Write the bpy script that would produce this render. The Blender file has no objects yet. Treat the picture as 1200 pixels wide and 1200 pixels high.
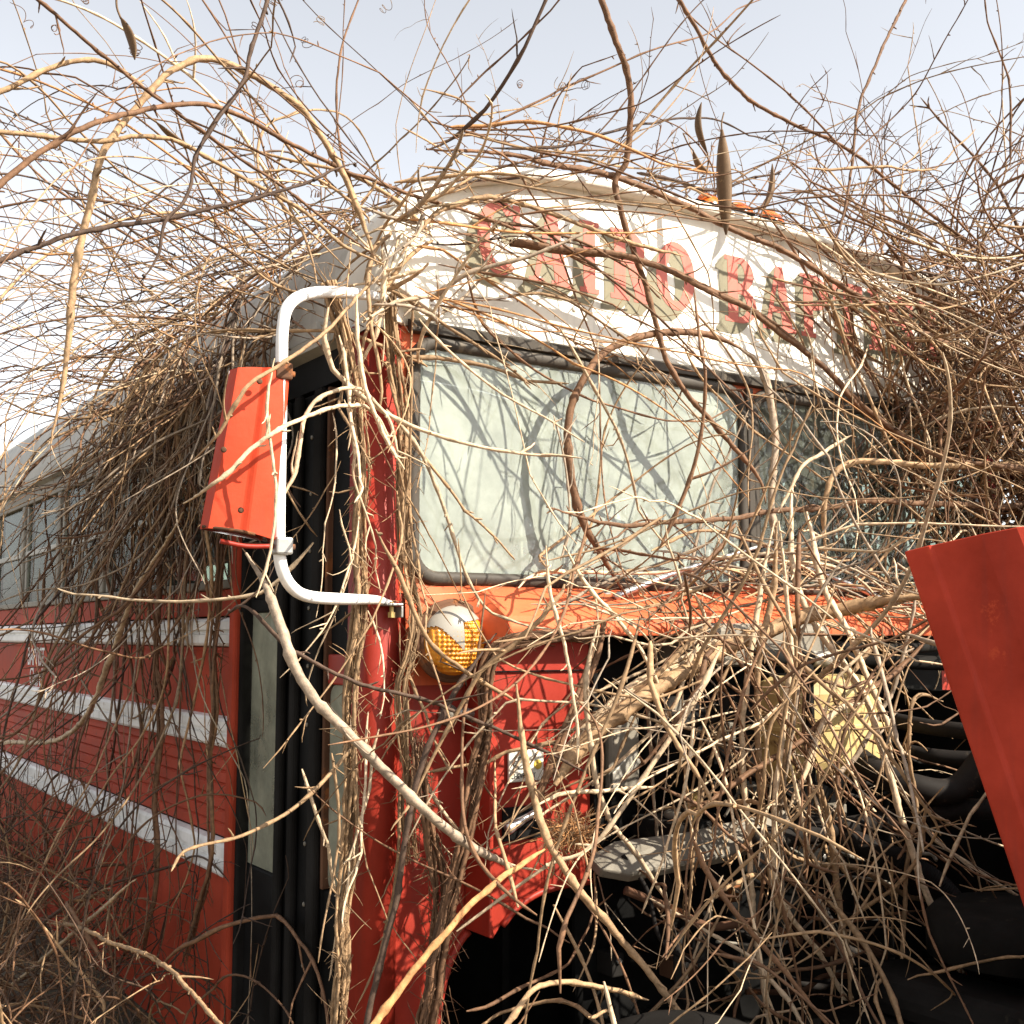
import bpy, bmesh, math, random
import numpy as np
from mathutils import Vector
sc = bpy.context.scene
col = sc.collection
R = math.radians
# ------------------------------------------------------------------ camera, sky, sun, exposure
CAM = np.array([0.0, 0.0, 1.6]); FPX = 1394.0; YAW = R(33.6); PITCH = R(6.0)
cd = bpy.data.cameras.new('camera'); cam = bpy.data.objects.new('camera', cd); col.objects.link(cam)
cam.location = CAM; cam.rotation_euler = (R(90) + PITCH, 0, -YAW)
cd.sensor_width = 36; cd.lens = 36 * FPX / 1200; cd.clip_start = .05; cd.clip_end = 2000
sc.camera = cam
SUN_AZ, SUN_EL = R(33), R(40)                       # azimuth towards +X from -Y (over the viewer's shoulder)
S = Vector((math.sin(SUN_AZ) * math.cos(SUN_EL), -math.cos(SUN_AZ) * math.cos(SUN_EL), math.sin(SUN_EL)))
w = bpy.data.worlds.new('World'); sc.world = w; w.use_nodes = True
nt = w.node_tree; bg = nt.nodes['Background']
sky = nt.nodes.new('ShaderNodeTexSky'); sky.sky_type = 'NISHITA'; sky.sun_disc = False
sky.sun_elevation = SUN_EL; sky.sun_rotation = math.atan2(S.x, S.y)
sky.air_density = 1.0; sky.dust_density = 1.6; sky.ozone_density = 1.0
hs = nt.nodes.new('ShaderNodeHueSaturation'); hs.inputs['Saturation'].default_value = .22
nt.links.new(sky.outputs[0], hs.inputs['Color']); nt.links.new(hs.outputs[0], bg.inputs[0])
bg.inputs[1].default_value = .125
sl = bpy.data.lights.new('sun', 'SUN'); sl.energy = 5.0; sl.angle = R(.5); sl.color = (1, .91, .77)
so = bpy.data.objects.new('sun', sl); col.objects.link(so); so.rotation_euler = S.to_track_quat('Z', 'Y').to_euler()
so.location = (3, -6, 8)
vs = sc.view_settings; vs.view_transform = 'Standard'; vs.look = 'None'; vs.gamma = 1; vs.exposure = 1.18
vs.use_curve_mapping = False
sc.cycles.max_bounces = 8; sc.cycles.transparent_max_bounces = 12; sc.cycles.caustics_reflective = False; sc.cycles.caustics_refractive = False

# ------------------------------------------------------------------ photo pixel -> direction helpers
_F = np.array([math.sin(YAW) * math.cos(PITCH), math.cos(YAW) * math.cos(PITCH), math.sin(PITCH)])
_R = np.array([math.cos(YAW), -math.sin(YAW), 0]); _U = np.cross(_R, _F)
def at(x, y, d):
    """pixel seen on the plane Y = d (d > 0, planes parallel to the bus front) or X = -d (d < 0, planes parallel to its side)"""
    r = _F + _R * (x - 600) / FPX + _U * (600 - y) / FPX
    return CAM + r * (d / r[1] if d > 0 else -d / r[0])

# ------------------------------------------------------------------ materials
def new_mat(name):
    m = bpy.data.materials.new(name); m.use_nodes = True
    n = m.node_tree.nodes; return m, n, m.node_tree.links, n['Principled BSDF']
def ramp(n, l, src, p0, p1, c0=(0, 0, 0, 1), c1=(1, 1, 1, 1)):
    r = n.new('ShaderNodeValToRGB'); r.color_ramp.elements[0].position = p0; r.color_ramp.elements[1].position = p1
    r.color_ramp.elements[0].color = c0; r.color_ramp.elements[1].color = c1
    l.new(src, r.inputs[0]); return r.outputs[0]
def noise(n, l, co, scale, detail=5, rough=.6):
    t = n.new('ShaderNodeTexNoise'); t.inputs['Scale'].default_value = scale
    t.inputs['Detail'].default_value = detail; t.inputs['Roughness'].default_value = rough
    l.new(co, t.inputs['Vector']); return t.outputs['Fac']
def mix(n, l, f, a, b):
    x = n.new('ShaderNodeMix'); x.data_type = 'RGBA'
    for s, v in ((x.inputs[0], f), (x.inputs[6], a), (x.inputs[7], b)):
        if hasattr(v, 'is_linked'): l.new(v, s)
        else: s.default_value = v if isinstance(v, float) else (*v, 1)
    return x.outputs[2]
def paint(name, c, rough=.45, worn=None, wornamt=.5, speck=None, fade=.25, metallic=0, bump=.15, scale=1.0, streak=True, spec=.28):
    m, n, l, b = new_mat(name)
    tc = n.new('ShaderNodeNewGeometry').outputs['Position']
    big = noise(n, l, tc, 3.5 * scale, 6)
    lighter = tuple(min(1, v * (1 + fade) + .03 * fade) for v in c); darker = tuple(v * (1 - fade) for v in c)
    cc = mix(n, l, ramp(n, l, big, .35, .68), darker, lighter)
    if streak:                                      # grime run down by rain: stretched in z
        mp = n.new('ShaderNodeMapping'); mp.inputs['Scale'].default_value = (26 * scale, 26 * scale, 2.2 * scale); l.new(tc, mp.inputs[0])
        s = noise(n, l, mp.outputs[0], 1.0, 4)
        cc = mix(n, l, ramp(n, l, s, .52, .8, (0, 0, 0, 1), (.55, .55, .55, 1)), cc, tuple(v * .45 + .02 for v in c))
    fine = noise(n, l, tc, 70 * scale, 4, .7)
    if worn:
        cc = mix(n, l, ramp(n, l, noise(n, l, tc, 11 * scale, 9, .72), .66 - .12 * wornamt, .70 - .1 * wornamt), cc, worn)
    if speck:
        cc = mix(n, l, ramp(n, l, fine, .68, .74), cc, speck)
    b.inputs['Specular IOR Level'].default_value = spec
    l.new(cc, b.inputs['Base Color']); b.inputs['Metallic'].default_value = metallic
    rr = n.new('ShaderNodeMapRange'); rr.inputs[3].default_value = rough - .1; rr.inputs[4].default_value = min(1, rough + .2)
    l.new(big, rr.inputs[0]); l.new(rr.outputs[0], b.inputs['Roughness'])
    if bump:
        bp = n.new('ShaderNodeBump'); bp.inputs['Strength'].default_value = bump; bp.inputs['Distance'].default_value = .004
        l.new(noise(n, l, tc, 22 * scale, 6, .65), bp.inputs['Height']); l.new(bp.outputs[0], b.inputs['Normal'])
    return m
def glass(name, film_amt, film_col, tint=(.8, .85, .8), rough=.03, smear=.5, ior=1.42):
    """pane with a pale film: clear glass, a mirror coat and a diffuse film"""
    m, n, l, b = new_mat(name); out = n['Material Output']; n.remove(b)
    tc = n.new('ShaderNodeNewGeometry').outputs['Position']
    tr = n.new('ShaderNodeBsdfTransparent'); tr.inputs[0].default_value = (*tint, 1)
    gl = n.new('ShaderNodeBsdfGlossy'); gl.inputs['Roughness'].default_value = rough
    fr = n.new('ShaderNodeFresnel'); bk_ = n.new('ShaderNodeMapRange'); bk_.inputs[3].default_value = ior; bk_.inputs[4].default_value = 1 / ior   # a thin pane reflects alike from both sides
    l.new(n.new('ShaderNodeNewGeometry').outputs['Backfacing'], bk_.inputs[0]); l.new(bk_.outputs[0], fr.inputs[0])
    m1 = n.new('ShaderNodeMixShader'); l.new(fr.outputs[0], m1.inputs[0]); l.new(tr.outputs[0], m1.inputs[1]); l.new(gl.outputs[0], m1.inputs[2])
    df = n.new('ShaderNodeBsdfDiffuse'); df.inputs[0].default_value = (*film_col, 1)
    m2 = n.new('ShaderNodeMixShader')
    r = n.new('ShaderNodeMapRange'); r.inputs[1].default_value = .3; r.inputs[2].default_value = .7
    r.inputs[3].default_value = film_amt * (1 - smear); r.inputs[4].default_value = min(1, film_amt * (1 + smear))
    l.new(noise(n, l, tc, 4.5, 7, .65), r.inputs[0]); l.new(r.outputs[0], m2.inputs[0])
    l.new(m1.outputs[0], m2.inputs[1]); l.new(df.outputs[0], m2.inputs[2]); l.new(m2.outputs[0], out.inputs[0])
    return m
M = {}
M['red'] = paint('red_paint', (.31, .026, .013), .45, worn=(.16, .05, .03), wornamt=.15, speck=(.22, .03, .02), fade=.22)
M['side_red'] = paint('brick_red_side_paint', (.38, .052, .024), .5, worn=(.2, .06, .035), wornamt=.1, speck=(.24, .04, .025), fade=.2, spec=0.08)
M['hood_red'] = paint('chalky_hood_red', (.37, .036, .016), .5, spec=.10, worn=(.46, .06, .025), wornamt=.4, speck=(.20, .04, .025), fade=.3, bump=.35)
M['red_sunlit'] = paint('sunlit_red_paint', (.60, .125, .050), .5, spec=.12, worn=(.38, .12, .07), wornamt=.3, speck=(.3, .08, .05), fade=.16)  # lighter than the plain red: sunlight on ledge and surround put into the colour
M['mirror_red'] = paint('orange_red_paint', (.50, .055, .021), .42, spec=.12, worn=(.16, .06, .03), wornamt=-.15, speck=(.25, .05, .03), fade=.2, bump=.3)
M['white'] = paint('off_white_paint', (.78, .74, .65), .5, worn=(.52, .47, .38), wornamt=.1, fade=.07)
M['roof_white'] = paint('weathered_roof_white', (.50, .48, .43), .6, worn=(.33, .30, .24), wornamt=.5, fade=.15)
M['rail_white'] = paint('rail_white_paint', (.84, .83, .80), .45, worn=(.42, .34, .26), wornamt=.12, fade=.1, spec=0.15)
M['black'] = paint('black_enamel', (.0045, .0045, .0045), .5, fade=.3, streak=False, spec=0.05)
M['rubber'] = paint('old_rubber', (.010, .009, .008), .75, fade=.3, streak=False, spec=0.05)
M['gasket'] = paint('weathered_gasket', (.055, .046, .036), .6, worn=(.11, .09, .065), wornamt=.8, fade=.3)
M['alu'] = paint('dull_aluminium', (.42, .40, .35), .5, metallic=.5, fade=.2)
M['frame'] = paint('window_frame_taupe', (.26, .235, .19), .6, fade=.2)
M['steel'] = paint('bare_steel', (.33, .32, .30), .45, metallic=.7, worn=(.2, .09, .04), wornamt=.3)
M['rust'] = paint('rusty_metal', (.10, .045, .022), .85, worn=(.25, .09, .03), wornamt=.8, fade=.35, streak=False)
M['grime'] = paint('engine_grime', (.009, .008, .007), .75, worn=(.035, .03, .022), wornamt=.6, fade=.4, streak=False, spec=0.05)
M['grey_metal'] = paint('dusty_grey_metal', (.20, .18, .145), .65, worn=(.08, .07, .06), wornamt=.6, fade=.3, streak=False)
M['tank'] = paint('yellowed_plastic', (.44, .33, .14), .5, worn=(.25, .17, .07), wornamt=.7, fade=.3, streak=False)
M['hose'] = paint('hose_rubber', (.014, .012, .011), .6, worn=(.05, .04, .03), wornamt=.6, streak=False, spec=0.05)
M['blue_hose'] = paint('grey_blue_hose', (.18, .21, .26), .6, streak=False)
M['brass'] = paint('dull_brass', (.45, .33, .13), .45, metallic=.6, streak=False)
M['interior'] = paint('dark_interior', (.05, .048, .043), .8, fade=.3, streak=False, spec=0.05)
M['salmon'] = paint('faded_red_lettering', (.58, .16, .12), .6, worn=(.72, .5, .42), wornamt=.15, fade=.15)
M['olive'] = paint('olive_lettering_shade', (.25, .225, .15), .6, worn=(.5, .46, .37), wornamt=.1, fade=.12)
M['chrome'] = paint('dull_chrome', (.62, .62, .62), .3, metallic=.8, streak=False)
M['mirror'] = paint('mirror_silver', (.75, .77, .78), .12, metallic=1, bump=0, streak=False)
M['ground'] = paint('dry_soil', (.13, .10, .065), .95, worn=(.2, .17, .09), wornamt=1, fade=.4, streak=False, scale=.4)
M['ink'] = paint('black_print', (.03, .03, .03), .6, streak=False, bump=0)
M['plate'] = paint('cream_plate', (.66, .65, .58), .5, fade=.06)
M['gold'] = paint('gold_emblem', (.62, .44, .08), .4, streak=False)
M['glass_left'] = glass('filmed_windshield_glass', .44, (.52, .575, .50), smear=.42, ior=1.7)  # pale diffuse film, denser here than on the right pane
M['glass_right'] = glass('clear_windshield_glass', .13, (.5, .55, .46), smear=.5)
M['glass_side'] = glass('side_window_glass', .06, (.25, .24, .2), ior=1.08)
M['glass_door'] = glass('dusty_door_glass', .6, (.38, .39, .30), smear=.5)
def lensmat(name, c):
    m, n, l, b = new_mat(name)
    b.inputs['Base Color'].default_value = (*c, 1); b.inputs['Roughness'].default_value = .22
    b.inputs['Subsurface Weight'].default_value = .35; b.inputs['Subsurface Radius'].default_value = (.03, .012, .004)
    tc = n.new('ShaderNodeNewGeometry').outputs['Position']
    cc = mix(n, l, ramp(n, l, noise(n, l, tc, 40, 5), .5, .75), c, tuple(v * .5 for v in c)); l.new(cc, b.inputs['Base Color'])
    return m
M['amber'] = lensmat('amber_lens', (.66, .27, .025)); M['orange_lens'] = lensmat('orange_lens', (.78, .16, .02))
M['clear_lens'] = paint('bleached_lens', (.27, .25, .215), .3, fade=.25, worn=(.28, .2, .1), wornamt=.3, streak=False, bump=.05)
def barkmat(name):
    m, n, l, b = new_mat(name)
    a = n.new('ShaderNodeAttribute'); a.attribute_name = 'bark'
    tc = n.new('ShaderNodeNewGeometry').outputs['Position']
    f1 = noise(n, l, tc, 60, 5, .7); f2 = noise(n, l, tc, 9, 3)
    v = n.new('ShaderNodeMath'); v.operation = 'MULTIPLY_ADD'; l.new(f1, v.inputs[0]); v.inputs[1].default_value = 2.4; v.inputs[2].default_value = -.15
    v2 = n.new('ShaderNodeMath'); v2.operation = 'MULTIPLY_ADD'; l.new(f2, v2.inputs[0]); v2.inputs[1].default_value = .8; v2.inputs[2].default_value = .6
    v3 = n.new('ShaderNodeMath'); v3.operation = 'MULTIPLY'; l.new(v.outputs[0], v3.inputs[0]); l.new(v2.outputs[0], v3.inputs[1])
    vm = n.new('ShaderNodeVectorMath'); vm.operation = 'SCALE'; l.new(a.outputs['Color'], vm.inputs[0]); l.new(v3.outputs[0], vm.inputs['Scale'])
    l.new(vm.outputs[0], b.inputs['Base Color']); b.inputs['Roughness'].default_value = .75; b.inputs['Specular IOR Level'].default_value = .3
    bp = n.new('ShaderNodeBump'); bp.inputs['Strength'].default_value = .5; bp.inputs['Distance'].default_value = .002
    l.new(noise(n, l, tc, 160, 4), bp.inputs['Height']); l.new(bp.outputs[0], b.inputs['Normal'])
    return m
M['bark'] = barkmat('vine_bark')
M['pod'] = paint('pod_husk', (.13, .075, .035), .6, worn=(.24, .15, .07), wornamt=.5, fade=.35, streak=False, scale=3)

# ------------------------------------------------------------------ mesh helpers
def link(name, me, mat, parent=None, smooth=False):
    o = bpy.data.objects.new(name, me); col.objects.link(o); o.parent = parent
    if mat is not None: me.materials.append(M[mat] if isinstance(mat, str) else mat)
    if smooth: me.polygons.foreach_set('use_smooth', [True] * len(me.polygons))
    return o
def tag(o, label=None, cat=None, group=None, kind=None):
    for k, v in (('label', label), ('category', cat), ('group', group), ('kind', kind)):
        if v: o[k] = v
    return o
def bevel(o, wd, seg=2):
    b = o.modifiers.new('bevel', 'BEVEL'); b.width = wd; b.segments = seg; b.limit_method = 'ANGLE'; b.angle_limit = R(35); return o
def mesh(name, V, Fc, mat, parent=None, smooth=False):
    me = bpy.data.meshes.new(name); me.from_pydata([tuple(v) for v in V], [], Fc)
    bm = bmesh.new(); bm.from_mesh(me); bmesh.ops.recalc_face_normals(bm, faces=bm.faces); bm.to_mesh(me); bm.free()
    return link(name, me, mat, parent, smooth)
def box(name, x0, x1, y0, y1, z0, z1, mat, parent=None, bv=0):
    V = [(x, y, z) for x in (x0, x1) for y in (y0, y1) for z in (z0, z1)]
    o = mesh(name, V, [(0, 1, 3, 2), (4, 6, 7, 5), (0, 4, 5, 1), (2, 3, 7, 6), (0, 2, 6, 4), (1, 5, 7, 3)], mat, parent)
    return bevel(o, bv) if bv else o
def prism(name, poly, axis, a0, a1, mat, parent=None, bv=0, smooth=False):
    """poly: closed 2-D outline in the other two axes"""
    def P(u, v, a): return {'x': (a, u, v), 'y': (u, a, v), 'z': (u, v, a)}[axis]
    n = len(poly); V = [P(*p, a0) for p in poly] + [P(*p, a1) for p in poly]
    Fc = [(i, (i + 1) % n, n + (i + 1) % n, n + i) for i in range(n)] + [tuple(range(n)), tuple(range(n, 2 * n))]
    o = mesh(name, V, Fc, mat, parent, smooth); return bevel(o, bv) if bv else o
def catmull(P, per=8):
    P = np.asarray(P, float); Q = np.vstack([2 * P[0] - P[1], P, 2 * P[-1] - P[-2]]); out = []
    for i in range(1, len(Q) - 2):
        t = np.linspace(0, 1, per, endpoint=False)[:, None]
        a, b, c, d = Q[i - 1], Q[i], Q[i + 1], Q[i + 2]
        out.append(.5 * (2 * b + (c - a) * t + (2 * a - 5 * b + 4 * c - d) * t ** 2 + (3 * b - a - 3 * c + d) * t ** 3))
    out.append(P[-1:]); return np.vstack(out)
def frames(P):
    T = np.gradient(P, axis=0); T /= np.linalg.norm(T, axis=1)[:, None] + 1e-9
    N = np.zeros_like(P); v = np.cross(T[0], [.31, .2, .93]); 
    if np.linalg.norm(v) < .2: v = np.cross(T[0], [1, 0, 0])
    for i in range(len(P)):
        v = v - T[i] * (v @ T[i]); v /= np.linalg.norm(v) + 1e-9; N[i] = v
    return T, N, np.cross(T, N)
def tubegeo(P, rad, sides=10):
    T, N, B = frames(P); rad = np.broadcast_to(rad, (len(P),)) if np.ndim(rad) < 2 else rad
    a = np.arange(sides) * 2 * math.pi / sides
    rr = rad[:, None] if np.ndim(rad) == 1 else rad
    V = P[:, None] + rr[..., None] * (np.cos(a)[None, :, None] * N[:, None] + np.sin(a)[None, :, None] * B[:, None])
    n = len(P); Fc = []
    for i in range(n - 1):
        for j in range(sides):
            k = (j + 1) % sides; Fc.append((i * sides + j, i * sides + k, (i + 1) * sides + k, (i + 1) * sides + j))
    Fc += [tuple(range(sides - 1, -1, -1)), tuple((n - 1) * sides + j for j in range(sides))]
    return V.reshape(-1, 3), Fc
def tube(name, pts, r, mat, parent=None, sides=12, per=8, curve=True):
    P = catmull(pts, per) if curve else np.asarray(pts, float)
    if np.ndim(r): r = np.interp(np.linspace(0, 1, len(P)), np.linspace(0, 1, len(r)), r)
    V, Fc = tubegeo(P, r, sides); return mesh(name, V, Fc, mat, parent, True)
def lathe(name, prof, c, axis, mat, parent=None, seg=32, smooth=True):
    """prof: (distance along axis, radius)"""
    ax = Vector(axis).normalized(); q = ax.to_track_quat('Z', 'Y'); V = []; Fc = []
    for h, r in prof:
        for j in range(seg):
            a = 2 * math.pi * j / seg; V.append(Vector(c) + q @ Vector((r * math.cos(a), r * math.sin(a), h)))
    for i in range(len(prof) - 1):
        for j in range(seg):
            k = (j + 1) % seg; Fc.append((i * seg + j, i * seg + k, (i + 1) * seg + k, (i + 1) * seg + j))
    Fc += [tuple(range(seg)), tuple(range((len(prof) - 1) * seg, len(prof) * seg))]
    o = mesh(name, V, Fc, mat, parent, smooth)
    return o
def rrect(x0, x1, z0, z1, r, seg=7):
    out = []
    for cx, cz, a0 in ((x1 - r, z1 - r, 0), (x0 + r, z1 - r, 90), (x0 + r, z0 + r, 180), (x1 - r, z0 + r, 270)):
        for i in range(seg + 1):
            a = R(a0 + 90 * i / seg); out.append((cx + r * math.cos(a), cz + r * math.sin(a)))
    return out
def plate(name, outer, holes, y, mat, parent, thick=.012):
    bm = bmesh.new(); E = []
    for loop in [outer] + holes:
        vs_ = [bm.verts.new((p[0], y, p[1])) for p in loop]
        E += [bm.edges.new((vs_[i], vs_[(i + 1) % len(vs_)])) for i in range(len(vs_))]
    bmesh.ops.triangle_fill(bm, use_beauty=True, use_dissolve=False, edges=E, normal=(0, -1, 0))
    for f in bm.faces:
        f.normal_update()
        if f.normal.y > 0: f.normal_flip()
    me = bpy.data.meshes.new(name); bm.to_mesh(me); bm.free(); o = link(name, me, mat, parent)
    s = o.modifiers.new('solid', 'SOLIDIFY'); s.thickness = thick; s.offset = -1; return o
def ring(name, loop, y, wd, dp, mat, parent):
    """gasket round a window: rectangular section swept round a closed outline in the plane Y = y (out towards -Y)"""
    n = len(loop); L = np.array(loop); nxt = np.roll(L, -1, 0); prv = np.roll(L, 1, 0)
    t = nxt - prv; t /= np.linalg.norm(t, axis=1)[:, None]; nr = np.stack([t[:, 1], -t[:, 0]], 1)
    prof = [(-wd, 0), (-wd, -dp * .6), (-wd * .4, -dp), (wd * .4, -dp), (wd, -dp * .5), (wd, 0)]; k = len(prof); V = []
    for i in range(n):
        for o_, d in prof: V.append((L[i, 0] + nr[i, 0] * o_, y + d, L[i, 1] + nr[i, 1] * o_))
    Fc = [(i * k + j, i * k + (j + 1) % k, ((i + 1) % n) * k + (j + 1) % k, ((i + 1) % n) * k + j) for i in range(n) for j in range(k)]
    return mesh(name, V, Fc, mat, parent, True)

# ------------------------------------------------------------------ setting
tag(mesh('ground', [(-400, -400, 0), (400, -400, 0), (400, 400, 0), (-400, 400, 0)], [(0, 1, 2, 3)], 'ground'), 'bare dry soil under and around the bus', 'ground', kind='structure')

# ------------------------------------------------------------------ the bus
XS, XC, XE, YF, YB = 1.20, 2.39, 3.58, 2.40, 10.4
bus = bpy.data.objects.new('church_bus', None); col.objects.link(bus); bus.location = (0, 0, 0)
tag(bus, 'abandoned red and white church bus overgrown with bare vines', 'bus')
def roof_z(X, n=3.5):
    u = np.clip(np.abs((np.asarray(X, float) - XC) / (XC - XS)), 0, 1); return 2.30 + .5 * (1 - u ** n) ** (1 / n)
ts = np.linspace(0, math.pi, 49)
rx = XC - (XC - XS) * np.sign(np.cos(ts)) * np.abs(np.cos(ts)) ** (2 / 3.5); rz = 2.30 + .5 * np.abs(np.sin(ts)) ** (2 / 3.5)
def loft(name, rings, mat, parent, smooth=True, close=False):
    V = [p for r_ in rings for p in r_]; n = len(rings[0]); Fc = []
    for i in range(len(rings) - 1):
        for j in range(n - (0 if close else 1)):
            k = (j + 1) % n; Fc.append((i * n + j, i * n + k, (i + 1) * n + k, (i + 1) * n + j))
    return mesh(name, V, Fc, mat, parent, smooth)
def arc(y, s=0.0): return [(XC + (x - XC) * (1 - s), y, z - s * (z - 2.2) * 1.2) for x, z in zip(rx, rz)]
ys = [2.56 + i * 1.12 for i in range(8)]
for i in range(7):                                  # one roof sheet after the other, each end turned up into a seam
    roof = loft('roof_panel', [arc(ys[i] + .004, .004), arc(ys[i] + .02, -.003), arc(ys[i] + .045, -.003), arc(ys[i] + .05, 0), arc(ys[i + 1] + .004, 0)], 'roof_white', bus)
loft('front_cap', [arc(2.62, .004), arc(2.45, -.004), arc(2.385, -.006), arc(2.365, 0), arc(2.36, .012), arc(2.36, .028), arc(2.366, .036), arc(2.405, .040)], 'white', bus)
hz = [(x, z) for x, _, z in arc(0, .040) if z > 2.33]
hdr = plate('header_panel', [(XE - .01, 2.325)] + hz[::-1] + [(XS + .01, 2.325)], [], YF, 'white', bus)
for sx in (XS, XE):                                 # gutters along both roof edges
    g = -1 if sx == XS else 1
    prism('rain_gutter', [(sx, 2.29), (sx + g * .03, 2.30), (sx + g * .034, 2.325), (sx + g * .026, 2.325), (sx + g * .02, 2.312), (sx, 2.312)], 'y', 2.45, YB, 'alu', bus)
    prism('roof_edge_trim', [(sx - g * .004, 2.335), (sx + g * .012, 2.34), (sx + g * .012, 2.375), (sx - g * .01, 2.38)], 'y', 2.66, YB, 'roof_white', bus)
# rivets in two rows on the header
for X in np.arange(1.40, 3.45, .112):
    for z in (2.372, 2.437):
        lathe('rivet', [(-.001, .007), (.002, .0065), (.0042, .004), (.005, .0005)], (X + (.05 if z > 2.4 else 0), YF - .0, z), (0, -1, 0), 'white', hdr, 10)
# lettering: slab letters with a painted block shade
def rect(x0, x1, z0, z1): return [(x0, z0), (x1, z0), (x1, z1), (x0, z1)]
def band(cx, cz, ro, ri, a0, a1, n=18):
    o = []
    for i in range(n):
        a, b = R(a0 + (a1 - a0) * i / n), R(a0 + (a1 - a0) * (i + 1) / n)
        o.append([(cx + ro[0] * math.cos(a), cz + ro[1] * math.sin(a)), (cx + ro[0] * math.cos(b), cz + ro[1] * math.sin(b)),
                  (cx + ri[0] * math.cos(b), cz + ri[1] * math.sin(b)), (cx + ri[0] * math.cos(a), cz + ri[1] * math.sin(a))])
    return o
def stem(x): return [rect(x, x + .22, .07, .93), rect(x - .07, x + .29, 0, .07), rect(x - .07, x + .29, .93, 1)]
GL = {
 'C': band(.38, .5, (.38, .5), (.17, .38), 48, 312) + [rect(.60, .72, .62, .97)],
 'A': [[(.10, .07), (.19, .07), (.44, 1), (.34, 1)], [(.48, .07), (.72, .07), (.50, 1), (.34, 1)], rect(.22, .55, .28, .37), rect(.02, .28, 0, .07), rect(.42, .80, 0, .07)],
 'I': stem(.1),
 'R': stem(.1) + band(.36, .735, (.34, .265), (.13, .165), -90, 90) + [rect(.32, .36, .90, 1), rect(.32, .36, .47, .57), [(.36, .49), (.56, .49), (.76, .07), (.52, .07)], rect(.48, .82, 0, .07)],
 'O': band(.40, .5, (.40, .5), (.18, .38), 0, 360, 30),
 'B': stem(.1) + band(.36, .75, (.32, .25), (.12, .155), -90, 90) + band(.36, .27, (.38, .27), (.16, .175), -90, 90) + [rect(.32, .36, .905, 1), rect(.32, .36, .445, .595), rect(.32, .36, 0, .095)],
 'P': stem(.1) + band(.36, .72, (.36, .28), (.14, .175), -90, 90) + [rect(.32, .36, .895, 1), rect(.32, .36, .44, .545)],
 'T': [rect(.27, .49, .07, .88), rect(.18, .58, 0, .07), rect(.0, .76, .88, 1), rect(.0, .07, .66, .88), rect(.69, .76, .66, .88)],
 'S': band(.35, .735, (.33, .265), (.13, .15), 20, 270) + band(.35, .275, (.37, .275), (.15, .16), -160, 90) + [rect(.58, .68, .68, .95), rect(.0, .1, .05, .32)],
}
ADV = {'C': .86, 'A': .90, 'I': .58, 'R': .93, 'O': .92, 'B': .86, 'P': .84, 'T': .88, 'S': .84, ' ': .50}
H = .192; Z0 = 2.488; text = 'CAIRO BAPTIST'; kx = .1745
cur = XC - sum(ADV[c] for c in text) * kx / 2 * .985
for ch in text:
    if ch != ' ':
        for nm, mt, offs in (('letter', 'salmon', [0]), ('letter_shade', 'olive', [i / 12 for i in range(1, 13)])):
            V = []; Fc = []
            for k, t in enumerate(offs):
                for q, poly in enumerate(GL[ch]):
                    y = YF - .0036 + (.0002 + t * .0022 if nm == 'letter_shade' else -.0006) - q * .000008
                    Fc.append(tuple(range(len(V), len(V) + len(poly))))
                    V += [(cur + px * kx - t * .032, y, Z0 + pz * H - t * .034) for px, pz in poly]
            lo = mesh(nm, V, Fc, mt, bus if nm == 'letter' else letter)
            if nm == 'letter': letter = lo; lo['label'] = 'faded red slab letter ' + ch + ' with olive block shade'
    cur += ADV[ch] * kx
# windshield plate with two rounded openings
wl = rrect(1.315, 2.368, 1.735, 2.292, .065); wr = rrect(2.412, 3.465, 1.735, 2.292, .065)
plate('windshield_surround', [(1.25, 1.70), (3.53, 1.70), (3.53, 2.322), (1.25, 2.322)], [wl, wr], YF + .001, 'red_sunlit', bus)
for nm, lp, gm, lb in (('left', wl, 'glass_left', 'pale filmed windshield pane'), ('right', wr, 'glass_right', 'dark clear windshield pane')):
    ring('windshield_gasket', lp, YF - .002, .016, .016, 'gasket', bus)
    V = [(x, YF - .004, z) for x, z in lp]; po = mesh('windshield_pane', V, [tuple(range(len(V)))], gm, bus); po['label'] = lb
prism('windshield_top_trim', [(YF - .004, 2.306), (YF - .022, 2.309), (YF - .024, 2.330), (YF - .010, 2.338), (YF - .004, 2.338)], 'x', 1.30, 3.48, 'gasket', bus)
box('centre_post', 2.378, 2.402, YF - .020, YF - .003, 1.75, 2.30, 'gasket', bus, .004)
# corner posts: rounded, red
def corner(cx, s):
    pr = [(cx - s * .005, 2.475), (cx + s * .0, 2.43)] + [(cx + s * (.05 - .05 * math.cos(a)), 2.43 - .042 * math.sin(a)) for a in np.linspace(.2, math.pi - .25, 9)] + [(cx + s * .10, 2.42), (cx + s * .10, 2.475)]
    prism('corner_post', pr, 'z', .55, 2.322, 'red', bus, 0, True)
    prism('corner_cap', [(cx + s * .0, 2.43)] + [(cx + s * (.055 - .055 * math.cos(a)), 2.43 - .05 * math.sin(a)) for a in np.linspace(.1, math.pi - .3, 8)] + [(cx + s * .12, 2.45)], 'z', 2.323, 2.42, 'white', bus, .006)
corner(XS, 1); corner(XE, -1)
br = prism('visor_bracket', [(1.235, 2.40), (1.36, 2.34), (1.365, 2.362), (1.30, 2.405), (1.25, 2.43)], 'y', 2.345, 2.385, 'white', bus, .004)
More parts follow.
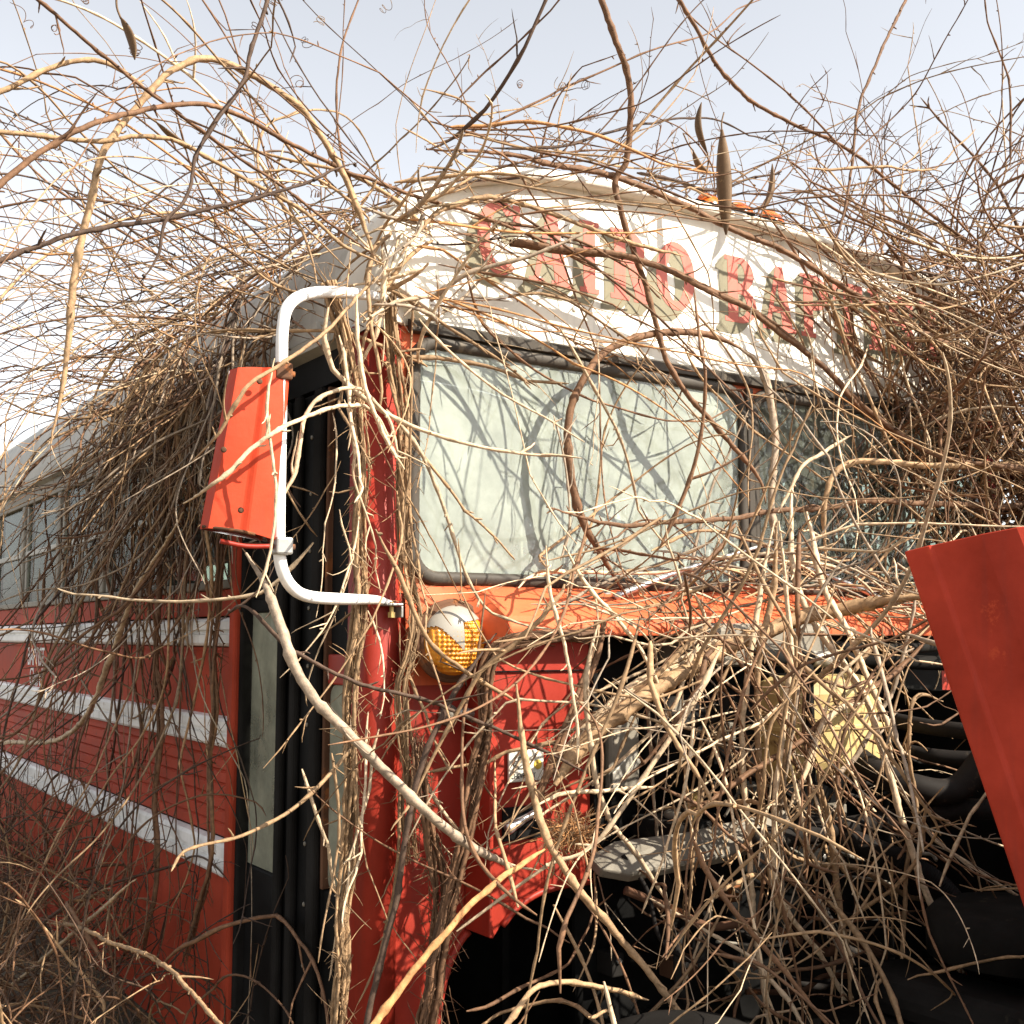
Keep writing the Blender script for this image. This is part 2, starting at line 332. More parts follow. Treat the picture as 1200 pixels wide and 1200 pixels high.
# lower body front and the cowl with its sloping sunlit ledge
plate('lower_front_panel', [(1.28, .55), (1.375, .55), (1.385, .70), (1.41, .83), (1.445, .90), (1.475, .93), (1.475, 1.70), (1.28, 1.70)], [], YF + .004, 'red', bus)
plate('lower_front_panel', [(3.18, .55), (3.50, .55), (3.50, 1.70), (3.18, 1.70)], [], YF + .004, 'red', bus)
prism('cowl_ledge', [(2.399, 1.722), (2.37, 1.716), (2.25, 1.648), (2.232, 1.624), (2.232, 1.602), (2.25, 1.608), (2.398, 1.690)], 'x', 1.477, 3.30, 'red_sunlit', bus, .005)
def ledge_sec(X, k): return [(X, 2.3985, 1.722), (X, 2.398 - .03 * k, 1.716), (X, 2.397 - .14 * k, 1.655), (X, 2.396 - .17 * k, 1.628), (X, 2.396 - .155 * k, 1.60), (X, 2.397 - .06 * k, 1.54), (X, 2.399, 1.49)]
loft('cowl_shoulder', [ledge_sec(X, k) for X, k in ((1.30, .02), (1.33, .10), (1.38, .16), (1.43, .28), (1.455, .50), (1.476, .95))], 'red_sunlit', bus)
# chassis cowl side with the wheel arch cut in its lower edge
arch = [(1.476, .932), (1.50, .962), (1.54, .995), (1.60, 1.02), (1.68, 1.03), (1.75, 1.03), (1.75, 1.598), (1.476, 1.598)]
plate('cowl_side_panel', arch, [], 2.30, 'red', bus, .02)
box('cowl_return', 1.464, 1.475, 2.293, 2.40, .935, 1.60, 'red', bus, .004)
box('cowl_edge_strip', 1.752, 1.766, 2.285, 2.40, 1.03, 1.60, 'black', bus, .003)
tube('arch_rim', [(x, 2.297 + (.1 if x < 1.46 else 0), z) for x, z in ((1.50, .958), (1.54, .992), (1.60, 1.017), (1.68, 1.027), (1.75, 1.027))], .008, 'red', bus, 8, 4)
tube('arch_rim', [(x, 2.400, z) for x, z in ((1.376, .55), (1.386, .70), (1.411, .83), (1.446, .90), (1.475, .928))], .009, 'red', bus, 8, 4)
box('cowl_seam_trim', 1.48, 1.745, 2.294, 2.299, 1.520, 1.523, 'black', bus)
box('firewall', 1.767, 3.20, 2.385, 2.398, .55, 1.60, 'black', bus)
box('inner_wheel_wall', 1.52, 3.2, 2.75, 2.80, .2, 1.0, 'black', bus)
# maker's plate with an outlined bow-tie badge, word and yellow seal
px0 = at(596, 880, 2.29); px1 = at(637, 914, 2.29)
pl = box('maker_plate', px0[0], px1[0], 2.289, 2.2955, px1[2], px0[2], 'plate', bus, .002)
def textmesh(name, s, size, loc, mat, parent, rot=(R(90), 0, 0), align='LEFT', wide=1.0):
    c = bpy.data.curves.new(name, 'FONT'); c.body = s; c.size = size; c.align_x = align; c.extrude = .0004; c.offset = .0006 if size > .03 else 0
    t = bpy.data.objects.new(name, c); col.objects.link(t); bpy.context.view_layer.update()
    me = bpy.data.meshes.new_from_object(t); bpy.data.objects.remove(t)
    o = link(name, me, mat, parent); o.location = loc; o.rotation_euler = rot; o.scale = (wide, 1, 1); return o
pw, phh = px1[0] - px0[0], px0[2] - px1[2]
textmesh('plate_word', 'CHEVROLET', phh * .22, (px0[0] + .006, 2.2882, px1[2] + .008), 'ink', pl, wide=.78)
bt = [(0, .3), (.32, .3), (.32, .0), (.68, .0), (.68, .3), (1, .3), (.92, .7), (.68, .7), (.68, 1), (.32, 1), (.32, .7), (.08, .7)]
tube('plate_badge', [(px0[0] + .012 + u * pw * .42, 2.2878, px1[2] + phh * .42 + v * phh * .36) for u, v in bt + bt[:1]], .0011, 'ink', pl, 5, 1, False)
lathe('plate_seal', [(0, .011), (.001, .011), (.0015, .010)], (px1[0] - .017, 2.2888, px1[2] + phh * .52), (0, -1, 0), 'gold', pl, 20)
# hood latch: chrome lever over a black slot, and the small cast catch below the lamp
a, b = at(594, 972, 2.275), at(634, 948, 2.275)
box('latch_slot', a[0] - .002, b[0] + .012, 2.287, 2.296, a[2] - .03, b[2] + .008, 'black', bus, .01)
tube('latch_lever', [a, (a + b) / 2, b], (.014, .0085, .008), 'chrome', bus, 10)
c = at(527, 838, 2.39)
hc = lathe('hood_catch', [(0, .026), (.012, .024), (.018, .016), (.03, .014), (.034, .008)], (c[0], 2.402, c[2]), (0, -1, 0), 'grey_metal', bus, 16)
tube('catch_arm', [(c[0] + .0, 2.375, c[2] + .005), (c[0] + .03, 2.365, c[2] + .008), (c[0] + .06, 2.37, c[2])], .009, 'steel', hc, 8)
# front turn lamp: rusty pan, amber ribbed dome, bleached shell over its upper half
c = at(526, 752, 2.36); lc = (c[0], YF - .022, c[2] + .004)
lamp = lathe('turn_lamp', [(-.0, .084), (.020, .094), (.032, .096), (.036, .088), (.034, .06)], lc, (0, -1, -.05), 'rust', bus, 36)
lathe('lamp_rim', [(.028, .086), (.038, .086), (.042, .080), (.040, .070)], lc, (0, -1, -.05), 'rust', lamp, 36)
def dome(name, c, r0, h, mat, parent, sel, ribs=True, off=0):
    q = Vector((0, -1, -.05)).to_track_quat('Z', 'Y'); V = []; Fc = []; n, m_ = 110, 70
    for i in range(m_ + 1):
        for j in range(n):
            t = i / m_; a = 2 * math.pi * j / n; r = r0 * math.cos(t * math.pi / 2) ** .8 + 1e-4
            x, yv = r * math.cos(a), r * math.sin(a); hh = h * math.sin(t * math.pi / 2) + off
            p = Vector(c) + Vector((x, 0, yv)) + Vector((0, -1, -.05)) * (.036 + hh + (.0016 * (math.sin(yv * 620) + math.sin(x * 620)) if ribs and t < .98 else 0)); V.append(p)
    for i in range(m_):
        for j in range(n):
            k = (j + 1) % n; f = (i * n + j, i * n + k, (i + 1) * n + k, (i + 1) * n + j)
            cx = sum(V[v].x for v in f) / 4 - c[0]; cz = sum(V[v].z for v in f) / 4 - c[2]
            if sel(cx, cz): Fc.append(f)
    return mesh(name, V, Fc, mat, parent, True)
dome('amber_lens', lc, .078, .050, 'amber', lamp, lambda x, z: True)
sh = dome('bleached_shell', lc, .081, .050, 'clear_lens', lamp, lambda x, z: z > .040 + .15 * x or (x < .0 and z > .004 - .95 * (x + .03)) , False, .0025)
for a_ in (60, 90, 125, 165, 230, 300):
    lathe('lens_screw', [(0, .005), (.003, .004), (.0035, .001)], (lc[0] + .074 * math.cos(R(a_)), YF - .071, lc[2] + .074 * math.sin(R(a_))), (0, -1, 0), 'rust', lamp, 8)
# three clearance lamps above the header
for X in (2.268, 2.389, 2.512):
    zt = float(roof_z(X)) + .002
    b0 = lathe('clearance_lamp', [(0, .046), (.016, .047), (.024, .040)], (X, 2.41, zt), (0, -.5, 1), 'grime', bus, 20)
    V, Fc = [], []
    for i in range(7):
        for j in range(20):
            t = i / 6 * math.pi / 2; a_ = 2 * math.pi * j / 20
            V.append((X + .042 * math.cos(t) * math.cos(a_) + .0, 2.40 + .032 * math.cos(t) * math.sin(a_), zt + .016 + .030 * math.sin(t) - .5 * .032 * math.cos(t) * -math.sin(a_)))
    for i in range(6):
        for j in range(20): Fc.append((i * 20 + j, i * 20 + (j + 1) % 20, (i + 1) * 20 + (j + 1) % 20, (i + 1) * 20 + j))
    mesh('lamp_lens', V, Fc, 'orange_lens', b0, True)
# wipers
for p0, p1, p2 in (((720, 700), (800, 668), (905, 636)), ((1040, 705), (985, 680), (905, 652))):
    A, B_, C_ = at(*p0, 2.33), at(*p1, 2.355), at(*p2, 2.37)
    wp = tube('wiper_arm', [A, B_, C_], (.010, .006, .005), 'chrome', bus, 8)
    d = (C_ - B_); tube('wiper_blade', [B_ + d * .1 + (0, .012, -.006), C_ + d * .35 + (0, .012, -.006)], .005, 'rubber', wp, 6, 4)
    lathe('wiper_pivot', [(0, .022), (.025, .02), (.035, .010)], (A[0], A[1] + .05, A[2] - .015), (0, -.7, .7), 'chrome', wp, 14)

# right side (the door side): skin, rails, fluted panel, windows
YD = 3.16
seams = [YD, 4.36, 5.56, 6.76, 7.96, 9.16, YB]
for i in range(6):
    y0, y1 = seams[i] + .002, seams[i + 1] - .002
    for sx, g in ((XS, 1), (XE, -1)):
        x0, x1 = (sx, sx + .02) if g > 0 else (sx - .02, sx)
        box('side_panel', x0, x1, y0, y1, 1.66, 1.735, 'side_red', bus, .002)
        box('side_panel', x0, x1, y0, y1, 1.375, 1.572, 'side_red', bus, .002)
        box('side_panel', x0, x1, y0, y1, .42, .955, 'side_red', bus, .002)
        pr = [(sx + g * .02, 1.05)]; z = 1.05
        for k in range(7):
            pr += [(sx, z), (sx - g * .007, z + .006), (sx - g * .004, z + .030), (sx, z + .034)]; z += .0357
        pr += [(sx, 1.297), (sx + g * .02, 1.297)]
        prism('fluted_panel', pr, 'y', y0, y1, 'side_red', bus)
for sx, g in ((XS, -1), (XE, 1)):
    for z0, z1 in ((1.573, 1.655), (1.295, 1.380), (.948, 1.046)):
        h = (z1 - z0) / 8; q = [0, .020, .026, .026, .012, .012, .026, .026, .020]
        zz = [0, .3, 1, 3.2, 3.5, 4.4, 4.7, 6.8, 7.6]
        pr = [(sx - g * .001, z0)] + [(sx + g * d, z0 + h * t) for d, t in zip(q, zz)] + [(sx, z1), (sx - g * .001, z1)]
        prism('rub_rail', pr[1:], 'y', YD + .012, YB, 'rail_white', bus)
        prism('rail_end_cap', [(sx + g * .002, z0 - .003)] + [(sx + g * (d + .002), z0 + h * t) for d, t in list(zip(q, zz))[1:]] + [(sx + g * .002, z1 + .003)], 'y', YD + .008, YD + .055, 'rail_white', bus)
    for z0 in (1.562, 1.285, .938):
        box('rail_shadow_lip', min(sx, sx + g * .008), max(sx, sx + g * .008), YD + .01, YB, z0, z0 + .008, 'side_red', bus)
fl = at(268, 958, -1.196)
prism('peeled_metal_patch', [(3.165, .985), (3.205, 1.01), (3.215, 1.07), (3.195, 1.095), (3.19, 1.13), (3.172, 1.14), (3.165, 1.08)], 'x', 1.1895, 1.1925, 'steel', bus)
box('door_jamb', 1.165, 1.215, 3.112, 3.158, .40, 2.30, 'side_red', bus, .008)
box('jamb_seal', 1.178, 1.22, 3.085, 3.110, .40, 2.30, 'rubber', bus, .006)
posts = [3.16 + .72 * i for i in range(11)]
for sx, g in ((XS, 1), (XE, -1)):
    def bx(nm, d0, d1, *r_): return box(nm, min(sx + g * d0, sx + g * d1), max(sx + g * d0, sx + g * d1), *r_)
    bx('window_sill', -.014, .04, 3.16, YB, 1.737, 1.762, 'frame', bus, .004)
    bx('window_header', -.006, .04, 3.16, YB, 2.225, 2.292, 'frame', bus, .004)
    for i, y in enumerate(posts[:-1]):
        bx('window_post', -.008, .035, y - .028, y + .028, 1.764, 2.224, 'frame', bus, .006)
        wn = bx('side_window', .012, .018, y + .032, y + .688, 1.764, 2.224, 'glass_side', bus)
        bx('sash_rail', .002, .024, y + .03, y + .69, 1.978, 2.004, 'alu', wn, .003)
        bx('sash_stile', .004, .022, y + .031, y + .049, 1.766, 2.222, 'alu', wn, .003)
        bx('sash_stile', .004, .022, y + .671, y + .689, 1.766, 2.222, 'alu', wn, .003)
box('driver_side_panel', XE - .02, XE, 2.476, 3.13, .42, 1.735, 'side_red', bus, .002)
dw = box('driver_window', XE - .018, XE - .012, 2.48, 3.13, 1.764, 2.224, 'glass_side', bus)
box('sash_stile', XE - .024, XE - .004, 2.79, 2.82, 1.766, 2.222, 'alu', dw, .003)
box('window_sill', XE - .04, XE + .014, 2.476, 3.158, 1.737, 1.762, 'frame', bus, .004)
box('window_header', XE - .04, XE + .006, 2.476, 3.158, 2.225, 2.292, 'frame', bus, .004)
# rear, floor, lining, dashboard, seats
plate('rear_wall', [(XS, .42), (XE, .42), (XE, 2.3)] + [(x, z) for x, z in zip(rx, rz)][::-1] + [(XS, 2.3)], [], YB, 'red', bus, .03)
box('floor', XS + .03, XE - .03, 3.2, YB - .05, .90, .94, 'interior', bus)
box('driver_floor', 1.95, XE - .03, 2.42, 3.19, .90, .94, 'interior', bus)
for sx, g in ((XS, 1), (XE, -1)):
    box('inner_lining', min(sx + g * .03, sx + g * .05), max(sx + g * .03, sx + g * .05), 3.2, YB - .05, .95, 1.735, 'interior', bus)
box('dashboard', 1.85, 3.5, 2.43, 2.62, 1.30, 1.66, 'interior', bus, .03)
for r_ in range(7):
    for xs_ in ((1.30, 2.10), (2.68, 3.48)):
        y = 3.75 + r_ * .85
        st = box('passenger_seat', xs_[0], xs_[1], y, y + .42, 1.18, 1.32, 'interior', bus, .04)
        box('seat_back', xs_[0], xs_[1], y + .38, y + .47, 1.321, 1.80, 'interior', st, .035)
# entrance door: two folding leaves with rubber edges, step below
box('step_well', 1.24, 1.9, 2.48, 3.08, .40, .46, 'black', bus)
box('step_riser', 1.62, 1.64, 2.48, 3.10, .46, 1.2, 'black', bus)
box('stepwell_wall', 1.25, 1.95, 3.10, 3.14, .46, 2.25, 'black', bus)
box('door_header', 1.20, 1.24, 2.47, 3.11, 2.21, 2.298, 'black', bus)
d1 = box('door_leaf', 1.196, 1.222, 2.60, 2.846, .45, 2.20, 'black', bus, .008)
d1['label'] = 'black door frame and rubber seal'
for y0, y1, r_ in ((2.600, 2.645, .012), (2.73, 2.765, .01), (2.812, 2.846, .012)):
    box('rubber_seal', 1.176, 1.195, y0, y1, .45, 2.20, 'rubber', d1, .007)
for z in np.arange(.55, 2.2, .14):
    lathe('rivet', [(0, .006), (.003, .005), (.004, .001)], (1.1955, 2.69, z), (-1, 0, 0), 'grey_metal', d1, 8)
d2 = box('door_leaf', 1.200, 1.218, 2.848, 3.084, .45, 1.005, 'black', bus, .006)
box('leaf_rail', 1.198, 1.22, 2.848, 3.084, 1.665, 1.70, 'black', d2, .004)
mesh('door_pane', [(1.206, 2.85, 1.006), (1.206, 3.082, 1.006), (1.206, 3.082, 1.664), (1.206, 2.85, 1.664)], [(0, 1, 2, 3)], 'glass_door', d2)
mesh('door_pane', [(1.206, 2.85, 1.701), (1.206, 3.082, 1.701), (1.206, 3.082, 2.2), (1.206, 2.85, 2.2)], [(0, 1, 2, 3)], 'black', d2)  # opaque black sheet in place of glass, standing for the dark behind it
d3 = box('door_leaf', 1.20, 1.218, 2.48, 2.598, .45, 1.02, 'black', bus, .006)
box('leaf_edge', 1.192, 1.226, 2.586, 2.599, 1.021, 2.20, 'rust', d3, .003)
box('leaf_rail', 1.198, 1.22, 2.48, 2.585, 1.49, 1.56, 'red', d3, .004)
mesh('door_pane', [(1.206, y, z) for y, z in rrect(2.482, 2.584, 1.022, 1.489, .03)], [tuple(range(32))], 'glass_door', d3)
mesh('door_pane', [(1.206, y, z) for y, z in rrect(2.482, 2.584, 1.561, 2.195, .03)], [tuple(range(32))], 'black', d3)  # black sheet again, the doorway's darkness put in as colour
tube('grab_rail', [(1.30, 2.62, .95), (1.32, 2.60, 1.25), (1.34, 2.56, 1.42)], .012, 'chrome', bus, 10)
# side lettering, only its end shows
textmesh('side_lettering', 'BAPTIST', .115, (1.1975, 5.50, 1.474), 'rail_white', bus, (R(90), 0, R(-90)), 'RIGHT', .8)
textmesh('side_lettering', 'Church', .115, (1.1975, 5.50, 1.385), 'rail_white', bus, (R(90), 0, R(-90)), 'RIGHT', .8)

# door-side mirror: bent white tube with a flattened foot, clamp and red trapezoid cover
mt_ = [at(458, 707, 2.375), at(440, 703, 2.36), at(400, 702, 2.31), at(362, 699, 2.26), at(342, 688, 2.235), at(330, 665, 2.22), at(327, 630, 2.215), at(328, 540, 2.21), at(330, 430, 2.21), at(331, 388, 2.215), at(337, 360, 2.225), at(355, 346, 2.245), at(385, 342, 2.28), at(425, 345, 2.33), at(470, 352, 2.375)]
mb = tube('mirror_bracket', mt_, (.006, .010, .0125, .0125, .0125, .0125, .0125, .0125, .0125, .0125, .0125, .0125, .0125, .012, .009), 'rail_white', bus, 14)
fb = at(458, 708, 2.37); box('bracket_foot', fb[0] - .02, fb[0] + .022, 2.350, 2.392, fb[2] - .004, fb[2] + .002, 'steel', mb, .002)
box('foot_angle', fb[0] + .016, fb[0] + .022, 2.350, 2.40, fb[2] - .03, fb[2] - .0045, 'steel', mb, .002)
lathe('foot_bolt', [(0, .009), (.012, .009), (.012, .005), (.035, .005)], (fb[0], 2.366, fb[2] - .03), (0, 0, 1), 'brass', mb, 6, False)
for py in (436, 640):
    c = at(330, py, 2.21); box('bracket_clamp', c[0] - .018, c[0] + .018, 2.192, 2.228, c[2] - .017, c[2] + .017, 'rust' if py < 500 else 'steel', mb, .004)
    tube('clamp_bolt', [(c[0] - .07, 2.225, c[2]), (c[0] + .03, 2.215, c[2])], .006, 'rust', mb, 8, 3)
cv = [[], []]; nu, nv = 40, 16
tl, tr, brr, bl = at(270, 434, 2.235), at(336, 442, 2.235), at(320, 636, 2.235), at(235, 620, 2.235)
V = []
for j in range(nv + 1):
    v = j / nv; L_ = tl + (bl - tl) * v; R_ = tr + (brr - tr) * v
    for i in range(nu + 1):
        u = i / nu; p = L_ + (R_ - L_) * u
        bul = float(np.interp(u, [0, .05, .46, .54, .92, 1], [0, .026, .032, .040, .034, 0])) + .002 * math.sin(v * 5)
        if abs(u - .5) < .5: p = p + np.array([.0, -bul, .006 * math.sin(u * math.pi)])
        V.append(p)
Fc = [(j * (nu + 1) + i, j * (nu + 1) + i + 1, (j + 1) * (nu + 1) + i + 1, (j + 1) * (nu + 1) + i) for j in range(nv) for i in range(nu)]
mc = mesh('mirror_cover', V, Fc, 'mirror_red', bus, False); s_ = mc.modifiers.new('solid', 'SOLIDIFY'); s_.thickness = .003; s_.offset = 0
mc['label'] = 'orange red sheet metal back of the door-side mirror'
mesh('mirror_glass', [tl + (0, .006, 0), tr + (0, .006, 0), brr + (0, .006, 0), bl + (0, .006, 0)], [(0, 1, 2, 3)], 'mirror', mc)
for px, py in ((262, 527), (282, 598), (304, 447)):
    c = at(px, py, 2.182); lathe('cover_screw', [(0, .006), (.002, .006), (.003, .003)], c, (0, -1, 0), 'rust', mc, 10)
tube('cover_foot', [at(258, 634, 2.22), at(288, 640, 2.215), at(322, 640, 2.21)], .005, 'red', mc, 8, 3)
e0 = at(236, 622, 2.20); tube('rusted_hem', [bl + (0, -.01, .004), bl + (brr - bl) * .35 + (0, -.05, .003), bl + (brr - bl) * .6 + (0, -.054, .002)], .0035, 'rust', mc, 6, 6)

# engine bay: everything below belongs to the bus
E_ = bus
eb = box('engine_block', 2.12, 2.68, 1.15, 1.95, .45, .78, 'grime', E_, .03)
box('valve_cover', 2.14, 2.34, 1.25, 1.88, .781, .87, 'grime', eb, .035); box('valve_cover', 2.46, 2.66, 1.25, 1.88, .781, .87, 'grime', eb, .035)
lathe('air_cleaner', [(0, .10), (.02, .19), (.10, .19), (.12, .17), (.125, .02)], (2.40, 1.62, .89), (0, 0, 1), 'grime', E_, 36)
lathe('brake_booster', [(0, .11), (.03, .125), (.06, .125), (.075, .11), (.10, .06), (.105, .04)], (2.05, 2.375, 1.33), (0, -1, 0), 'black', E_, 32)
c = at(735, 885, 2.30); bk = box('wiper_motor_bracket', c[0] - .05, c[0] + .05, 2.31, 2.335, c[2] - .09, c[2] + .10, 'grey_metal', E_, .01)
prism('bracket_gusset', [(c[0] - .045, c[2] - .08), (c[0] + .045, c[2] - .02), (c[0] + .03, c[2] + .02), (c[0] - .045, c[2] - .04)], 'y', 2.30, 2.309, 'alu', bk, .003)
lathe('wiper_motor', [(0, .038), (.06, .038), (.07, .03), (.072, .01)], (c[0] + .16, 2.36, c[2] + .10), (0, -1, 0), 'grey_metal', E_, 24)
c = at(805, 950, 2.2); mcyl = box('master_cylinder', c[0] - .07, c[0] + .05, 2.16, 2.34, c[2] - .07, c[2] - .02, 'grime', E_, .012)
lathe('brass_fitting', [(-.02, .014), (.008, .014), (.008, .019), (.016, .019), (.016, .012), (.05, .012), (.05, .009)], (c[0] + .01, 2.19, c[2] - .0), (0, 0, 1), 'brass', mcyl, 6, False)
lathe('reservoir_cap', [(0, .042), (.012, .042), (.016, .036)], (c[0] - .0, 2.22, c[2] - .018), (0, 0, 1), 'grey_metal', mcyl, 20)
a, b = at(892, 792, 2.12), at(1008, 905, 2.12)
tk = box('coolant_tank', a[0], b[0] - .0, 2.03, 2.17, b[2], a[2], 'tank', E_, .045)
box('tank_seam', a[0] - .003, b[0] + .003, 2.026, 2.174, (a[2] + b[2]) / 2 - .006, (a[2] + b[2]) / 2 + .006, 'tank', tk, .003)
box('tank_strap', a[0] + .055, a[0] + .08, 2.022, 2.178, b[2] - .004, a[2] + .004, 'rubber', tk, .003)
lathe('tank_cap', [(0, .03), (.022, .03), (.028, .024)], (a[0] + .12, 2.10, a[2]), (0, 0, 1), 'grime', tk, 20)
box('heater_box', a[0] - .12, b[0] + .0, 2.20, 2.38, a[2] + .02, a[2] + .13, 'grey_metal', E_, .02)
def run(nm, pts, r, mt, ribs=False):
    P = catmull([at(x, y, d) for x, y, d in pts], 10)
    if ribs: P = catmull([at(x, y, d) for x, y, d in pts], 60)
    rr = r * (1 + .09 * np.sign(np.sin(np.arange(len(P)) * 2.1))) if ribs else np.full(len(P), r)
    V, Fc = tubegeo(P, rr, 14); return mesh(nm, V, Fc, mt, E_, True)
run('wire_conduit', [(880, 770, 2.2), (960, 772, 2.19), (1040, 775, 2.15), (1120, 778, 2.1), (1180, 780, 2.05)], .020, 'grime')
run('conduit_tape', [(950, 772, 2.193), (965, 772.5, 2.187), (972, 772.6, 2.183)], .0225, 'alu')
run('wire_conduit', [(860, 755, 2.25), (960, 757, 2.22), (1060, 760, 2.2), (1160, 752, 2.2)], .014, 'grime')
run('heater_hose', [(1000, 830, 2.25), (1040, 842, 2.1), (1090, 852, 1.95), (1160, 860, 1.8)], .020, 'hose')
run('heater_hose', [(1040, 875, 2.2), (1080, 885, 2.05), (1130, 890, 1.95), (1190, 888, 1.85)], .022, 'hose')
run('radiator_hose', [(985, 870, 2.15), (1020, 900, 2.0), (1070, 922, 1.9), (1120, 925, 1.85), (1160, 880, 1.8), (1185, 850, 1.8)], .032, 'hose')
run('radiator_hose', [(880, 985, 2.05), (960, 975, 2.0), (1040, 962, 1.95), (1090, 955, 1.9)], .026, 'hose')
run('corrugated_hose', [(1075, 957, 1.9), (1100, 952, 1.88), (1135, 948, 1.85), (1180, 950, 1.8)], .023, 'hose', True)
run('radiator_hose', [(900, 930, 2.2), (950, 965, 2.05), (1010, 990, 1.95), (1060, 1010, 1.9)], .028, 'hose')
run('corrugated_hose', [(1050, 1007, 1.905), (1100, 1040, 1.85), (1135, 1090, 1.8), (1150, 1150, 1.75), (1155, 1210, 1.7)], .030, 'hose', True)
run('curved_drain_hose', [(1060, 1020, 2.0), (1085, 1035, 1.95), (1110, 1075, 1.9), (1130, 1130, 1.85), (1145, 1190, 1.8)], .020, 'blue_hose')
run('brass_pipe', [(1000, 1130, 1.95), (1060, 1128, 1.9), (1110, 1126, 1.85), (1170, 1118, 1.8)], .008, 'grime')
run('amber_bottle_neck', [(1012, 835, 2.13), (1016, 870, 2.13), (1018, 900, 2.13)], .017, 'rust')
V = [at(690, 1003, 2.2), at(720, 985, 2.2), at(800, 975, 2.15), at(930, 945, 2.1), at(935, 975, 2.06), at(850, 1003, 2.08), at(740, 1025, 2.12), at(705, 1018, 2.14)]
fr_ = mesh('fender_brace', V, [tuple(range(8))], 'grey_metal', E_); s_ = fr_.modifiers.new('solid', 'SOLIDIFY'); s_.thickness = .03; s_.offset = 1; bevel(fr_, .006)
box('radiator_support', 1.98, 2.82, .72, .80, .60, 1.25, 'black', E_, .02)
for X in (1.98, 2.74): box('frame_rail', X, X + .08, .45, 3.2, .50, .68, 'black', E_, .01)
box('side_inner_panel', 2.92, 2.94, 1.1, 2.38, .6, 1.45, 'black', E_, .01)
for X in (1.42, 3.15):
    wh = lathe('front_wheel', [(-.12, .2), (-.12, .40), (-.10, .44), (-.03, .455), (.03, .455), (.10, .44), (.12, .40), (.12, .2)], (X + .1, 1.68, .455), (1, 0, 0), 'rubber', E_, 40)
    lathe('wheel_rim', [(-.1, .21), (-.09, .20), (-.05, .12), (-.08, .07), (-.08, .02)], (X + .1 + (0 if X < 2 else .16), 1.68, .455), (1, 0, 0), 'grey_metal', wh, 30)
for X in (1.32, 3.20):
    for dx in (0, .0):
        lathe('rear_wheel', [(-.14, .2), (-.14, .40), (-.11, .44), (0, .455), (.11, .44), (.14, .40), (.14, .2)], (X + .12, 8.2, .455), (1, 0, 0), 'rubber', E_, 32)
        break
rnd = random.Random(5)
for k in range(34):                                 # looms, fuel lines and cables that cross the bay
    x0, y0 = rnd.uniform(720, 1150), rnd.uniform(840, 1160); ln = rnd.uniform(60, 220); an = rnd.gauss(.25, .45); d0 = rnd.uniform(2.1, 2.36)
    p_ = [(x0 + ln * t * math.cos(an) + rnd.gauss(0, 9), y0 + ln * t * math.sin(an) + 40 * t * (1 - t) + rnd.gauss(0, 9), d0 - .12 * t) for t in (0, .25, .5, .75, 1)]
    run('engine_wire' if k % 3 else 'fuel_line', p_, rnd.choice([.0035, .005, .007, .010]), rnd.choice(['hose', 'grime', 'hose', 'grey_metal', 'rust']))
for k in range(16):                                 # brackets, relays and bolted lugs on the firewall
    X_, Z_ = rnd.uniform(1.8, 2.9), rnd.uniform(.75, 1.5); w_, h_ = rnd.uniform(.03, .09), rnd.uniform(.03, .10); t_ = rnd.uniform(.02, .07)
    bq = box('firewall_bracket', X_, X_ + w_, 2.384 - t_, 2.384, Z_, Z_ + h_, rnd.choice(['grime', 'grey_metal', 'rust', 'black']), E_, .004)
    lathe('bolt_head', [(0, .007), (.006, .007), (.007, .005)], (X_ + w_ / 2, 2.3835 - t_, Z_ + h_ * .7), (0, -1, 0), 'steel', bq, 6, False)
# hood: tipped forward on its front hinge; u runs along its lower edge (now upright), v from that edge to the crown
hu = np.array([0, -.185, -.52]); hu /= np.linalg.norm(hu); hv = np.array([0, -.99, .14])
HA = at(1063, 646, 1.50); HX = HA[0]
prof = [(0, .030), (0, .0), (.003, 0), (.05, .0), (.055, .006), (.16, .012), (.22, .03), (.27, .075), (.30, .14), (.315, .25), (.32, XC - HX)]
full = prof + [(v, 2 * (XC - HX) - d) for v, d in prof[-2::-1]]
rings = []
for u in np.linspace(0, 1.02, 9):
    k = 1 - .10 * (u / 1.02) ** 2; dent = .006 * math.sin(u * 5)
    rings.append([tuple(HA + hu * u + hv * (v * k) + np.array([d + dent * (v > .06), 0, 0])) for v, d in full])
hood = loft('tilted_hood', rings, 'hood_red', bus, False); s_ = hood.modifiers.new('solid', 'SOLIDIFY'); s_.thickness = .006; s_.offset = 1
hood['label'] = 'red hood tipped forward off the engine'; bevel(hood, .003, 1)

# ------------------------------------------------------------------ vines
rng = np.random.default_rng(11)
BARK = {'pale': (.50, .375, .245), 'tan': (.29, .185, .10), 'brown': (.145, .076, .040), 'dark': (.075, .045, .03), 'grey': (.28, .215, .155), 'orange': (.40, .20, .08), 'black': (.022, .016, .013)}
def barkmesh(name, V, Fq, C, parent=None):
    me = bpy.data.meshes.new(name); V = np.asarray(V, np.float32); Fq = np.asarray(Fq, np.int32)
    me.vertices.add(len(V)); me.vertices.foreach_set('co', V.ravel())
    me.loops.add(Fq.size); me.loops.foreach_set('vertex_index', Fq.ravel())
    me.polygons.add(len(Fq)); me.polygons.foreach_set('loop_start', np.arange(0, Fq.size, 4, dtype=np.int32))
    me.update(calc_edges=True)
    at_ = me.attributes.new('bark', 'FLOAT_COLOR', 'POINT'); cc = np.ones((len(V), 4), np.float32); cc[:, :3] = C; at_.data.foreach_set('color', cc.ravel())
    me.polygons.foreach_set('use_smooth', np.ones(len(Fq), bool)); me.update()
    return link(name, me, 'bark', parent)
